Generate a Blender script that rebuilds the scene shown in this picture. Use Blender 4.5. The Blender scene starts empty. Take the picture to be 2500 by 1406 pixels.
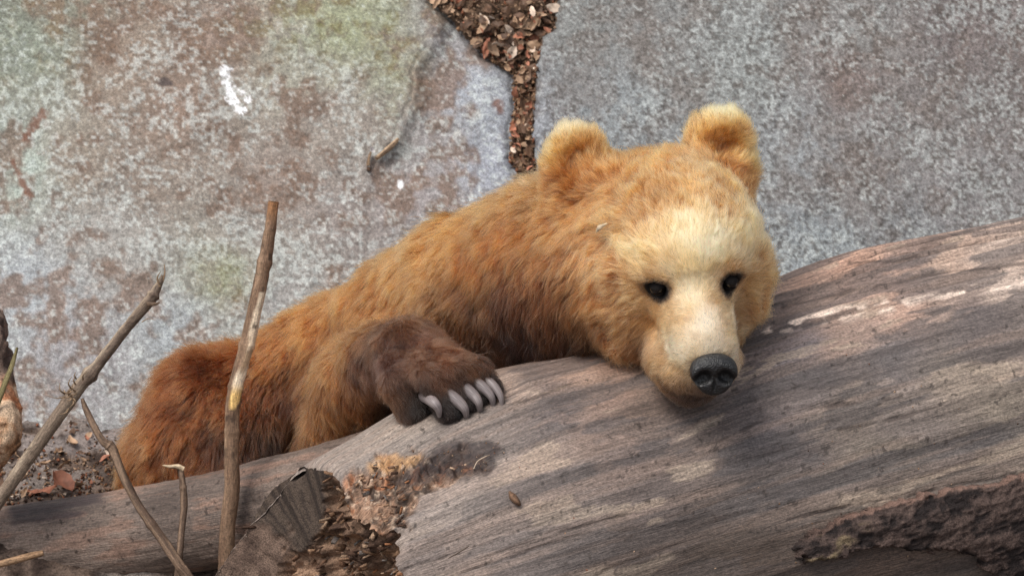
import bpy, math
import numpy as np
from mathutils import Matrix, Vector

# ------------------------------------------------------------------ camera, sky, sun, exposure
PITCH = math.radians(25.0)
DIST = 8.0
FRAME_W = 1.47                       # metres across the frame at the reference distance
K = FRAME_W / 2500.0                 # metres per photo pixel there
H0 = 0.42                            # height of the reference point above the soil behind the log
CP, SP = math.cos(PITCH), math.sin(PITCH)
R_CW = np.array([[1, 0, 0], [0, SP, -CP], [0, CP, SP]], float)   # view-aligned metres -> world

scn = bpy.context.scene
cam_d = bpy.data.cameras.new('camera')
cam = bpy.data.objects.new('camera', cam_d)
scn.collection.objects.link(cam)
cam.matrix_world = Matrix((
    (1, 0, 0, 0), (0, SP, -CP, -CP * DIST), (0, CP, SP, SP * DIST + H0), (0, 0, 0, 1)))
cam_d.sensor_width = 36.0
cam_d.lens = 36.0 * DIST / FRAME_W
cam_d.clip_start = 0.5
cam_d.clip_end = 200.0
cam_d.dof.use_dof = True
cam_d.dof.focus_distance = DIST - 0.28
cam_d.dof.aperture_fstop = 12.0
scn.camera = cam

SUN_EL, SUN_AZ = 64.0, 238.0         # azimuth clockwise from +Y (behind the rock)
world = bpy.data.worlds.new('World')
scn.world = world
world.use_nodes = True
wn = world.node_tree.nodes
wl = world.node_tree.links
bg = wn['Background']
sky = wn.new('ShaderNodeTexSky')
sky.sky_type = 'NISHITA'
sky.sun_disc = False
sky.sun_elevation = math.radians(SUN_EL)
sky.sun_rotation = math.radians(SUN_AZ)
sky.air_density = 1.0
sky.dust_density = 3.0
sky.ozone_density = 1.0
hs = wn.new('ShaderNodeHueSaturation')
hs.inputs['Saturation'].default_value = 0.30     # overcast: nearly neutral light
wl.new(sky.outputs[0], hs.inputs['Color'])
wl.new(hs.outputs[0], bg.inputs[0])
bg.inputs[1].default_value = 0.11
sun_d = bpy.data.lights.new('sun', 'SUN')
sun_d.energy = 1.5
sun_d.angle = math.radians(25)
sun_d.color = (1.0, 0.95, 0.88)
sun = bpy.data.objects.new('sun', sun_d)
scn.collection.objects.link(sun)
sun.location = (0, 0, 6)
_el, _az = math.radians(SUN_EL), math.radians(SUN_AZ)
_to = Vector((math.sin(_az) * math.cos(_el), math.cos(_az) * math.cos(_el), math.sin(_el)))
sun.rotation_euler = _to.to_track_quat('Z', 'Y').to_euler()
scn.view_settings.view_transform = 'Standard'
scn.view_settings.look = 'None'
scn.view_settings.gamma = 1.0
scn.view_settings.use_curve_mapping = False
scn.view_settings.exposure = 0.80
scn.cycles.max_bounces = 24
scn.cycles.diffuse_bounces = 4
scn.cycles.glossy_bounces = 12
scn.cycles.transmission_bounces = 24
scn.cycles.use_denoising = True
scn.cycles.denoising_prefilter = 'NONE'
scn.cycles_curves.shape = 'RIBBONS'

NOFUR = False
RNG = np.random.default_rng(7)

# ------------------------------------------------------------------ helpers
def U(px, py, z=0.0):
    """photo pixel at z metres towards the camera from the reference plane -> view-aligned metres"""
    s = (DIST - z) / DIST
    return np.array([(px - 1250.0) * K * s, -(py - 703.0) * K * s, z])

def UA(a):
    return np.array([U(*p) for p in a])

def PX(P):
    s = (DIST - P[:, 2]) / DIST
    return np.stack([P[:, 0] / (K * s) + 1250.0, -P[:, 1] / (K * s) + 703.0], 1)

def TW(P):
    P = np.asarray(P, float)
    Q = P @ R_CW.T
    Q[..., 2] += H0
    return Q

def TC(Q):
    """world -> view-aligned"""
    Q = np.array(Q, float)
    Q[..., 2] -= H0
    return Q @ R_CW

UPV = np.array([0.0, CP, SP])

def lin(r, g, b):
    c = np.array([r, g, b], float) / 255.0
    return np.where(c <= 0.04045, c / 12.92, ((c + 0.055) / 1.055) ** 2.4)

def LIN(a):
    return np.array([lin(*c) for c in a])

def _hash(h, seed):
    h = h + np.uint32((seed * 974634777 + 12345) & 0xffffffff)
    h = (h ^ (h >> np.uint32(13))) * np.uint32(1274126177)
    h = (h ^ (h >> np.uint32(15))) * np.uint32(2246822519)
    return h >> np.uint32(8)

def vn(P, seed=0):
    """smooth value noise, about -1..1"""
    P = np.asarray(P, np.float32)
    F = np.floor(P)
    I = F.astype(np.int32).view(np.uint32)
    T = P - F
    T = T * T * T * (T * (T * 6 - 15) + 10)
    kx, ky, kz = np.uint32(374761393), np.uint32(668265263), np.uint32(2147483589)
    X = [I[:, 0] * kx, (I[:, 0] + np.uint32(1)) * kx]
    Y = [I[:, 1] * ky, (I[:, 1] + np.uint32(1)) * ky]
    flat = P.shape[0] > 0 and not np.any(T[:, 2])
    Z = [I[:, 2] * kz] if flat else [I[:, 2] * kz, (I[:, 2] + np.uint32(1)) * kz]
    tx, ty, tz = T[:, 0], T[:, 1], T[:, 2]
    lay = []
    for z in Z:
        r = []
        for y in Y:
            yz = y + z
            a = _hash(X[0] + yz, seed).astype(np.float32)
            b = _hash(X[1] + yz, seed).astype(np.float32)
            r.append(a + (b - a) * tx)
        lay.append(r[0] + (r[1] - r[0]) * ty)
    o = lay[0] if flat else lay[0] + (lay[1] - lay[0]) * tz
    return o * np.float32(1.0 / 8388608.0) - np.float32(1.0)

OFS = np.array([11.3, 7.7, 0.0])

def fbm(P, seed=0, octv=4, gain=0.5, lac=2.03):
    a, s, tot = 1.0, 0.0, 0.0
    P = np.asarray(P, float)
    for i in range(octv):
        s = s + a * vn(P, seed + i * 17)
        tot += a
        a *= gain
        P = P * lac + OFS
    return s / tot * 1.6

def ridged(P, seed=0, octv=4):
    a, s, tot = 1.0, 0.0, 0.0
    for i in range(octv):
        s = s + a * (1 - 2 * np.abs(vn(P, seed + i * 13)))
        tot += a
        a *= 0.5
        P = P * 2.1 + OFS
    return s / tot

def sst(a, b, x):
    t = np.clip((x - a) / (b - a), 0, 1)
    return t * t * (3 - 2 * t)

def idw(P, C, V, power=3.0, eps=1e-6):
    """inverse distance weights of control points C with values V at P"""
    C = np.asarray(C, float)
    V = np.asarray(V, float)
    num = 0.0
    den = 0.0
    for c, v in zip(C, V):
        d2 = ((P - c) ** 2).sum(1) + eps
        w = d2 ** (-power / 2)
        num = num + w[:, None] * v
        den = den + w
    return num / den[:, None]

def mix(a, b, t):
    t = np.asarray(t)
    if np.ndim(a) > 1 or np.ndim(b) > 1:
        t = t[:, None]
    return a * (1 - t) + b * t

def poly_sd(Q, poly):
    """signed distance (inside positive) of 2D points to a polygon"""
    poly = np.asarray(poly, float)
    d = np.full(len(Q), 1e18)
    ins = np.zeros(len(Q), bool)
    n = len(poly)
    for i in range(n):
        a, b = poly[i], poly[(i + 1) % n]
        e = b - a
        w = Q - a
        t = np.clip((w @ e) / (e @ e), 0, 1)
        d = np.minimum(d, ((w - t[:, None] * e) ** 2).sum(1))
        c = (a[1] > Q[:, 1]) != (b[1] > Q[:, 1])
        with np.errstate(divide='ignore', invalid='ignore'):
            xi = (b[0] - a[0]) * (Q[:, 1] - a[1]) / (b[1] - a[1] if b[1] != a[1] else 1e-9) + a[0]
        ins ^= c & (Q[:, 0] < xi)
    d = np.sqrt(d)
    return np.where(ins, d, -d)

def seg_d(Q, pts):
    """distance of 2D points to a polyline"""
    pts = np.asarray(pts, float)
    d = np.full(len(Q), 1e18)
    for a, b in zip(pts[:-1], pts[1:]):
        e = b - a
        w = Q - a
        t = np.clip((w @ e) / (e @ e), 0, 1)
        d = np.minimum(d, ((w - t[:, None] * e) ** 2).sum(1))
    return np.sqrt(d)

def grid_faces(nu, nv, wrap_v=False):
    iu = np.arange(nu - 1)
    iv = np.arange(nv if wrap_v else nv - 1)
    a, b = np.meshgrid(iu, iv, indexing='ij')
    b2 = (b + 1) % nv
    return np.stack([a * nv + b, (a + 1) * nv + b, (a + 1) * nv + b2, a * nv + b2], -1).reshape(-1, 4)

def make_mesh(name, V, F, mat=None, col=None, attrs=None, smooth=True):
    """V world-space vertices, F int array (n,3|4) or list of lists"""
    me = bpy.data.meshes.new(name)
    V = np.ascontiguousarray(V, np.float32)
    if isinstance(F, np.ndarray) and F.ndim == 2:
        n, k = F.shape
        me.vertices.add(len(V))
        me.vertices.foreach_set('co', V.ravel())
        me.loops.add(n * k)
        me.loops.foreach_set('vertex_index', np.ascontiguousarray(F, np.int32).ravel())
        me.polygons.add(n)
        me.polygons.foreach_set('loop_start', np.arange(0, n * k, k, dtype=np.int32))
        me.update(calc_edges=True)
    else:
        me.from_pydata(V.tolist(), [], [list(map(int, f)) for f in F])
    if smooth:
        me.polygons.foreach_set('use_smooth', np.ones(len(me.polygons), bool))
    if col is not None:
        c = np.ones((len(V), 4), np.float32)
        c[:, :3] = np.clip(col, 0, 1)
        at = me.attributes.new('col', 'FLOAT_COLOR', 'POINT')
        at.data.foreach_set('color', c.ravel())
    for k2, arr in (attrs or {}).items():
        arr = np.ascontiguousarray(arr, np.float32)
        if arr.ndim == 2:
            at = me.attributes.new(k2, 'FLOAT_VECTOR', 'POINT')
            at.data.foreach_set('vector', arr.ravel())
        else:
            at = me.attributes.new(k2, 'FLOAT', 'POINT')
            at.data.foreach_set('value', arr)
    if mat:
        me.materials.append(mat)
    me.validate()
    me.update()
    return me

def add(name, data, parent=None, label=None, cat=None, group=None, kind=None, loc=None):
    o = bpy.data.objects.new(name, data)
    scn.collection.objects.link(o)
    if parent:
        o.parent = parent
    if loc is not None:
        o.location = loc
    if label:
        o['label'] = label
    if cat:
        o['category'] = cat
    if group:
        o['group'] = group
    if kind:
        o['kind'] = kind
    return o

def thing_mesh(name, V, F, mat, label=None, cat=None, group=None, kind=None, parent=None, **kw):
    """a mesh object whose origin sits at its base"""
    V = np.asarray(V, float)
    if parent is None:
        o0 = np.array([V[:, 0].mean(), V[:, 1].mean(), V[:, 2].min()])
        me = make_mesh(name, V - o0, F, mat, **kw)
        return add(name, me, None, label, cat, group, kind, loc=o0)
    base = np.array(parent.matrix_basis.translation) if parent.parent is None else np.zeros(3)
    me = make_mesh(name, V - base, F, mat, **kw)
    return add(name, me, parent, label, cat, group, kind)

def vnormals(V, F):
    N = np.zeros_like(V)
    if F.shape[1] == 4:
        fn = np.cross(V[F[:, 2]] - V[F[:, 0]], V[F[:, 3]] - V[F[:, 1]])
    else:
        fn = np.cross(V[F[:, 1]] - V[F[:, 0]], V[F[:, 2]] - V[F[:, 0]])
    for k in range(F.shape[1]):
        for a in range(3):
            N[:, a] += np.bincount(F[:, k], fn[:, a], len(V))
    return N / (np.linalg.norm(N, axis=1)[:, None] + 1e-12)

def surface_nets(D, org, h):
    """iso surface of a sampled distance field, outward quads"""
    nx, ny, nz = D.shape
    S = D < 0
    c = np.zeros((nx - 1, ny - 1, nz - 1), np.int8)
    for i in (0, 1):
        for j in (0, 1):
            for k in (0, 1):
                c += S[i:nx - 1 + i, j:ny - 1 + j, k:nz - 1 + k]
    act = (c > 0) & (c < 8)
    idx = np.argwhere(act)
    vid = np.full(act.shape, -1, np.int64)
    vid[act] = np.arange(len(idx))
    acc = np.zeros((len(idx), 3))
    cnt = np.zeros(len(idx))
    corners = [(i, j, k) for i in (0, 1) for j in (0, 1) for k in (0, 1)]
    for a in corners:
        for ax in range(3):
            if a[ax]:
                continue
            b = list(a)
            b[ax] = 1
            da = D[idx[:, 0] + a[0], idx[:, 1] + a[1], idx[:, 2] + a[2]]
            db = D[idx[:, 0] + b[0], idx[:, 1] + b[1], idx[:, 2] + b[2]]
            m = (da < 0) != (db < 0)
            t = np.where(m, da / np.where(m, da - db, 1), 0)
            p = np.tile(np.array(a, float), (len(idx), 1))
            p[:, ax] += t
            acc[m] += p[m]
            cnt[m] += 1
    V = org + (idx + acc / cnt[:, None]) * h
    faces = []
    for ax in range(3):
        o1, o2 = [(1, 2), (2, 0), (0, 1)][ax]
        sl0 = [slice(None)] * 3
        sl1 = [slice(None)] * 3
        sl0[ax] = slice(0, -1)
        sl1[ax] = slice(1, None)
        e = S[tuple(sl0)] != S[tuple(sl1)]
        pos = np.argwhere(e)
        ok = (pos[:, o1] > 0) & (pos[:, o2] > 0) & (pos[:, o1] < D.shape[o1] - 1) & (pos[:, o2] < D.shape[o2] - 1)
        pos = pos[ok]
        s_in = S[pos[:, 0], pos[:, 1], pos[:, 2]]
        def at(d1, d2):
            q = pos.copy()
            q[:, o1] += d1
            q[:, o2] += d2
            return vid[q[:, 0], q[:, 1], q[:, 2]]
        f = np.stack([at(-1, -1), at(0, -1), at(0, 0), at(-1, 0)], 1)
        f[~s_in] = f[~s_in][:, ::-1]
        faces.append(f)
    return V, np.concatenate(faces)

def smooth_mesh(V, F, it=2, lam=0.5):
    for _ in range(it):
        A = np.zeros_like(V)
        n = np.zeros(len(V))
        k = F.shape[1]
        for i in range(k):
            a, b = F[:, i], F[:, (i + 1) % k]
            for ax in range(3):
                A[:, ax] += np.bincount(a, V[b, ax], len(V)) + np.bincount(b, V[a, ax], len(V))
            n += np.bincount(a, minlength=len(V)) + np.bincount(b, minlength=len(V))
        V = V + lam * (A / np.maximum(n, 1)[:, None] - V)
    return V

def catmull(P, n):
    """n points on a Catmull-Rom curve through the rows of P"""
    P = np.asarray(P, float)
    P = np.vstack([2 * P[0] - P[1], P, 2 * P[-1] - P[-2]])
    m = len(P) - 3
    t = np.linspace(0, m - 1e-9, n)
    i = t.astype(int)
    f = (t - i)[:, None]
    p0, p1, p2, p3 = P[i], P[i + 1], P[i + 2], P[i + 3]
    return 0.5 * (2 * p1 + (p2 - p0) * f + (2 * p0 - 5 * p1 + 4 * p2 - p3) * f ** 2 + (3 * p1 - p0 - 3 * p2 + p3) * f ** 3)

def tube(C, R, nseg=14, cap=True, jitter=None):
    """tube round centre line C with radii R (view-aligned or world); returns V, F, u (length), phi"""
    C = np.asarray(C, float)
    n = len(C)
    T = np.gradient(C, axis=0)
    T /= np.linalg.norm(T, axis=1)[:, None]
    ref = np.array([0.21, 0.1, 0.97])
    e1 = np.cross(T, ref)
    e1 /= np.linalg.norm(e1, axis=1)[:, None]
    e2 = np.cross(T, e1)
    ph = np.linspace(0, 2 * np.pi, nseg, endpoint=False)
    R = np.broadcast_to(np.asarray(R, float), (n,))
    rr = np.repeat(R[:, None], nseg, 1)
    if jitter is not None:
        rr = rr * jitter(np.linspace(0, 1, n)[:, None], ph[None, :])
    V = C[:, None, :] + rr[..., None] * (np.cos(ph)[None, :, None] * e1[:, None, :] + np.sin(ph)[None, :, None] * e2[:, None, :])
    V = V.reshape(-1, 3)
    F = grid_faces(n, nseg, True)
    L = np.concatenate([[0], np.cumsum(np.linalg.norm(np.diff(C, axis=0), axis=1))])
    u = np.repeat(L, nseg)
    p = np.tile(ph, n)
    if cap:
        V = np.vstack([V, C[0], C[-1]])
        i0, i1 = n * nseg, n * nseg + 1
        j = np.arange(nseg)
        c0 = np.stack([(j + 1) % nseg, j, np.full(nseg, i0), np.full(nseg, i0)], 1)
        b = (n - 1) * nseg
        c1 = np.stack([b + j, b + (j + 1) % nseg, np.full(nseg, i1), np.full(nseg, i1)], 1)
        Fl = F.tolist() + [list(f[:3]) for f in c0] + [list(f[:3]) for f in c1]
        u = np.concatenate([u, [0, L[-1]]])
        p = np.concatenate([p, [0, 0]])
        return V, Fl, u, p
    return V, F, u, p

# ------------------------------------------------------------------ materials
def new_mat(name):
    m = bpy.data.materials.new(name)
    m.use_nodes = True
    nt = m.node_tree
    b = nt.nodes['Principled BSDF']
    return m, nt, b

def attr(nt, name):
    n = nt.nodes.new('ShaderNodeAttribute')
    n.attribute_name = name
    return n

def noise_node(nt, vec, scale, detail=6, rough=0.6):
    n = nt.nodes.new('ShaderNodeTexNoise')
    n.inputs['Scale'].default_value = scale
    n.inputs['Detail'].default_value = detail
    n.inputs['Roughness'].default_value = rough
    if vec is not None:
        nt.links.new(vec, n.inputs['Vector'])
    return n

def ramp(nt, fac, stops):
    r = nt.nodes.new('ShaderNodeValToRGB')
    el = r.color_ramp.elements
    while len(el) < len(stops):
        el.new(0.5)
    for e, (p, c) in zip(el, stops):
        e.position = p
        e.color = (*c, 1) if len(c) == 3 else c
    nt.links.new(fac, r.inputs[0])
    return r

def mul(nt, a, b, fac=1.0, mode='MULTIPLY'):
    m = nt.nodes.new('ShaderNodeMix')
    m.data_type = 'RGBA'
    m.blend_type = mode
    m.inputs[0].default_value = fac
    nt.links.new(a, m.inputs[6])
    nt.links.new(b, m.inputs[7])
    return m.outputs[2]

def bump(nt, h, strength, dist, prev=None):
    b = nt.nodes.new('ShaderNodeBump')
    b.inputs['Strength'].default_value = strength
    b.inputs['Distance'].default_value = dist
    nt.links.new(h, b.inputs['Height'])
    if prev is not None:
        nt.links.new(prev, b.inputs['Normal'])
    return b.outputs[0]

def vmap(nt, vec, scale):
    m = nt.nodes.new('ShaderNodeMapping')
    m.inputs['Scale'].default_value = scale
    nt.links.new(vec, m.inputs[0])
    return m.outputs[0]

def mat_rock():
    m, nt, b = new_mat('rock')
    a = attr(nt, 'col')
    tc = nt.nodes.new('ShaderNodeTexCoord').outputs['Object']
    n1 = noise_node(nt, tc, 240, 5, 0.75)
    r1 = ramp(nt, n1.outputs[0], [(0.30, (0.52,) * 3), (0.5, (0.98,) * 3), (0.70, (1.5,) * 3)])
    n2 = noise_node(nt, tc, 800, 3, 0.6)
    r2 = ramp(nt, n2.outputs[0], [(0.32, (0.6,) * 3), (0.52, (1.0,) * 3), (0.7, (1.45,) * 3)])
    c = mul(nt, a.outputs['Color'], r1.outputs[0])
    c = mul(nt, c, r2.outputs[0])
    nt.links.new(c, b.inputs['Base Color'])
    b.inputs['Roughness'].default_value = 0.85
    b.inputs['Specular IOR Level'].default_value = 0.25
    nb = bump(nt, n1.outputs[0], 0.6, 0.004)
    nb = bump(nt, n2.outputs[0], 0.4, 0.0012, nb)
    nt.links.new(nb, b.inputs['Normal'])
    return m

def mat_wood(name, rough=0.62, spec=0.35, bstr=0.7):
    """weathered wood: colour from the surface attribute, fine grain along the log"""
    m, nt, b = new_mat(name)
    a = attr(nt, 'col')
    g = attr(nt, 'gc').outputs['Vector']        # (along, around, radius) in metres
    v1 = vmap(nt, g, (11, 150, 40))
    n1 = noise_node(nt, v1, 1.0, 7, 0.65)
    r1 = ramp(nt, n1.outputs[0], [(0.30, (0.62,) * 3), (0.5, (1.0,) * 3), (0.72, (1.30,) * 3)])
    v2 = vmap(nt, g, (70, 700, 100))
    n2 = noise_node(nt, v2, 1.0, 4, 0.6)
    r2 = ramp(nt, n2.outputs[0], [(0.33, (0.56,) * 3), (0.5, (1.0,) * 3), (0.7, (1.35,) * 3)])
    n3 = noise_node(nt, g, 260, 4, 0.7)
    r3 = ramp(nt, n3.outputs[0], [(0.33, (0.62,) * 3), (0.5, (1.0,) * 3), (0.68, (1.45,) * 3)])
    c = mul(nt, a.outputs['Color'], r1.outputs[0])
    c = mul(nt, c, r2.outputs[0])
    c = mul(nt, c, r3.outputs[0])
    nt.links.new(c, b.inputs['Base Color'])
    rr = ramp(nt, n3.outputs[0], [(0.3, (rough - 0.12,) * 3), (0.7, (rough + 0.15,) * 3)])
    nt.links.new(rr.outputs[0], b.inputs['Roughness'])
    b.inputs['Specular IOR Level'].default_value = spec
    nb = bump(nt, n1.outputs[0], bstr, 0.004)
    nb = bump(nt, n2.outputs[0], bstr * 0.8, 0.0015, nb)
    nb = bump(nt, n3.outputs[0], bstr * 0.5, 0.001, nb)
    nt.links.new(nb, b.inputs['Normal'])
    return m

def mat_col(name, rough=0.8, spec=0.25, scale=300, amt=0.35, bstr=0.5, bdist=0.001):
    """colour attribute broken up by isotropic noise"""
    m, nt, b = new_mat(name)
    a = attr(nt, 'col')
    tc = nt.nodes.new('ShaderNodeTexCoord').outputs['Object']
    n1 = noise_node(nt, tc, scale, 5, 0.65)
    r1 = ramp(nt, n1.outputs[0], [(0.3, (1 - amt * 1.2,) * 3), (0.5, (1,) * 3), (0.7, (1 + amt,) * 3)])
    c = mul(nt, a.outputs['Color'], r1.outputs[0])
    nt.links.new(c, b.inputs['Base Color'])
    b.inputs['Roughness'].default_value = rough
    b.inputs['Specular IOR Level'].default_value = spec
    nt.links.new(bump(nt, n1.outputs[0], bstr, bdist), b.inputs['Normal'])
    return m

def mat_leaf(name, c):
    m, nt, b = new_mat(name)
    oi = nt.nodes.new('ShaderNodeObjectInfo')
    r = ramp(nt, oi.outputs['Random'], [(0.0, tuple(c * 0.7)), (0.5, tuple(c)), (1.0, tuple(np.minimum(c * 1.3, 0.9)))])
    tc = nt.nodes.new('ShaderNodeTexCoord').outputs['Object']
    n1 = noise_node(nt, tc, 140, 4, 0.6)
    r1 = ramp(nt, n1.outputs[0], [(0.3, (0.55,) * 3), (0.5, (1,) * 3), (0.7, (1.25,) * 3)])
    nt.links.new(mul(nt, r.outputs[0], r1.outputs[0]), b.inputs['Base Color'])
    b.inputs['Roughness'].default_value = 0.6
    b.inputs['Specular IOR Level'].default_value = 0.3
    nt.links.new(bump(nt, n1.outputs[0], 0.4, 0.001), b.inputs['Normal'])
    return m

M_ROCK = mat_rock()
M_WOOD = mat_wood('weathered_wood')
M_ROT = mat_col('rotten_wood', 0.85, 0.2, 420, 0.55, 0.9, 0.0025)
M_BARK = mat_col('bark', 0.8, 0.25, 330, 0.5, 0.9, 0.003)
M_STICK = mat_wood('stick_bark', 0.7, 0.25, 0.5)
M_SOIL = mat_col('soil', 0.9, 0.2, 240, 0.5, 0.9, 0.004)
LEAF_KINDS = [('dark brown', lin(98, 74, 58)), ('tan', lin(152, 124, 100)), ('reddish', lin(150, 98, 76)), ('pale cream', lin(196, 176, 158))]
M_LEAVES = [mat_leaf('leaf_' + k.replace(' ', '_'), c) for k, c in LEAF_KINDS]
M_SKIN = mat_col('bear_skin', 0.7, 0.3, 300, 0.2, 0.3, 0.001)
#@@SETTING
# ------------------------------------------------------------------ fallen trunk: geometry used by trunk, bear and bark
A0 = U(892, 1545, 0.25)
A1 = U(2700, 1010, -0.17)
AX = (A1 - A0) / np.linalg.norm(A1 - A0)
AW = np.array([0, 0, 1.0]) - AX[2] * AX
AW /= np.linalg.norm(AW)
AU = np.cross(AW, AX)

def _solve_sr(px, py):
    s, r = (px - 892) * K * 1.05, 0.29
    for _ in range(30):
        def f(s, r):
            return PX((A0 + AX * s + AU * r)[None])[0]
        p = f(s, r)
        e = np.array([px, py]) - p
        J = np.stack([(f(s + 1e-4, r) - p) / 1e-4, (f(s, r + 1e-4) - p) / 1e-4], 1)
        d = np.linalg.solve(J, e)
        s, r = s + d[0], r + d[1]
    return s, r

_SIL = [(640, 1190), (760, 1130), (870, 1075), (980, 1010), (1200, 912), (1400, 866), (1600, 800), (1750, 745), (1900, 692),
        (2000, 655), (2100, 628), (2300, 582), (2500, 536), (2800, 440), (3300, 290)]
_sr = np.array([_solve_sr(*p) for p in _SIL])

def trunk_R(s):
    return np.interp(s, _sr[:, 0], _sr[:, 1])

ROT_POLY = [(812, 1150), (880, 1120), (940, 1105), (1010, 1098), (1080, 1088), (1150, 1080), (1225, 1092), (1205, 1125), (1205, 1150),
            (1150, 1160), (1085, 1172), (1015, 1225), (1000, 1262), (1010, 1290), (955, 1300), (965, 1345), (985, 1410), (990, 1560),
            (660, 1560), (700, 1420), (735, 1345), (790, 1270)]

CRACKS = [[(2070, 640), (2180, 630), (2300, 606), (2500, 566)], [(1910, 748), (2100, 702), (2300, 662), (2500, 640)], [(1700, 1092), (1900, 1012), (2200, 962)], [(1925, 1268), (2170, 1217), (2500, 1148)], [(1240, 985), (1420, 930)], [(2050, 1050), (2300, 990), (2500, 960)], [(1350, 1300), (1560, 1250)]]

def trunk_surf(s, phi, detail=True):
    """points of the trunk's surface (view-aligned) and the rot mask"""
    R = trunk_R(s)
    R = R * (1 + 0.02 * np.sin(2 * phi + 1.0 + s * 1.3))
    P0 = A0 + s[:, None] * AX + R[:, None] * (np.cos(phi)[:, None] * AU + np.sin(phi)[:, None] * AW)
    if not detail:
        return P0, None, R
    q = PX(P0)
    arc = phi * 0.29
    G = np.stack([s, arc, np.zeros_like(s)], 1)
    d = 0.007 * fbm(G * np.array([2.2, 7, 1]), 3, 3)
    d += 0.0022 * fbm(G * np.array([6, 45, 1]), 5, 4)
    # grooves running with the grain
    gr = np.abs(fbm(G * np.array([2.0, 26, 1]) + 0.15 * fbm(G * 9, 9, 2)[:, None], 21, 3))
    d -= 0.0045 * (1 - sst(0.0, 0.07, gr)) * sst(-0.2, 0.5, fbm(G * np.array([3, 8, 1]), 31, 2))
    # ribs near the top of the trunk on the right
    rib = sst(1900, 2150, q[:, 0]) * np.exp(-((phi - 0.28) / 0.33) ** 2)
    d += rib * 0.006 * np.sin(arc * 260 + 2.5 * fbm(G * np.array([3, 6, 1]), 41, 2))
    lc = seg_d(q + 6 * fbm(G * np.array([8, 8, 1]), 43, 3)[:, None], CRACKS[0])
    for cr_ in CRACKS[1:]:
        lc = np.minimum(lc, seg_d(q + 6 * fbm(G * np.array([8, 8, 1]), 43, 3)[:, None], cr_))
    d -= 0.0025 * sst(4, 0, lc + 3 * fbm(G * np.array([30, 60, 1]), 45, 2))
    # step: the worn upper layer beside the bark
    sd = poly_sd(q, ROT_POLY) + 26 * fbm(np.stack([q[:, 0], q[:, 1], 0 * s], 1) / 42, 51, 4)
    rot = sst(-6, 22, sd)
    rough = 0.010 * fbm(P0 * 70, 61, 4) + 0.010 * ridged(P0 * np.array([55, 75, 60]), 71, 3)
    trench = sst(980, 1230, q[:, 0])
    d = d * (1 - rot) + rot * (-0.016 * (1 - 0.55 * trench) + rough * (1 - 0.62 * trench) - 0.012 * sst(20, 90, sd) * (1 - trench))
    P = P0 + d[:, None] * (np.cos(phi)[:, None] * AU + np.sin(phi)[:, None] * AW)
    return P, rot, d

def trunk_inside(P, margin=0.0):
    """signed clearance of view-aligned points outside the trunk (metres, positive outside)"""
    w = P - A0
    s = w @ AX
    rad = np.sqrt(np.maximum((w ** 2).sum(1) - s ** 2, 0))
    d = rad - trunk_R(s)
    return np.where(s < 0.0, 9.0, d)

def trunk_z_at(px, py):
    """z of the trunk's near surface along the ray of a photo pixel"""
    zs = np.linspace(0.7, -0.3, 400)
    P = np.array([U(px, py, z) for z in zs])
    d = trunk_inside(P)
    i = np.argmax(d < 0) if (d < 0).any() else np.argmin(d)
    return zs[i]

# ------------------------------------------------------------------ rock face behind (two big slabs and the crevice between them)
RZ0, RY0, RSL = -0.57, -0.198, 0.52
LEFT_EDGE = [(1030, -400), (1040, 0), (1090, 40), (1130, 92), (1180, 140), (1243, 182), (1250, 250), (1240, 330), (1236, 385), (1262, 440), (1290, 620), (1330, 900), (1360, 1600)]
RIGHT_EDGE = [(1375, -400), (1366, 0), (1362, 72), (1330, 90), (1318, 150), (1310, 250), (1306, 330), (1312, 400), (1330, 620), (1370, 900), (1400, 1600)]

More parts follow.
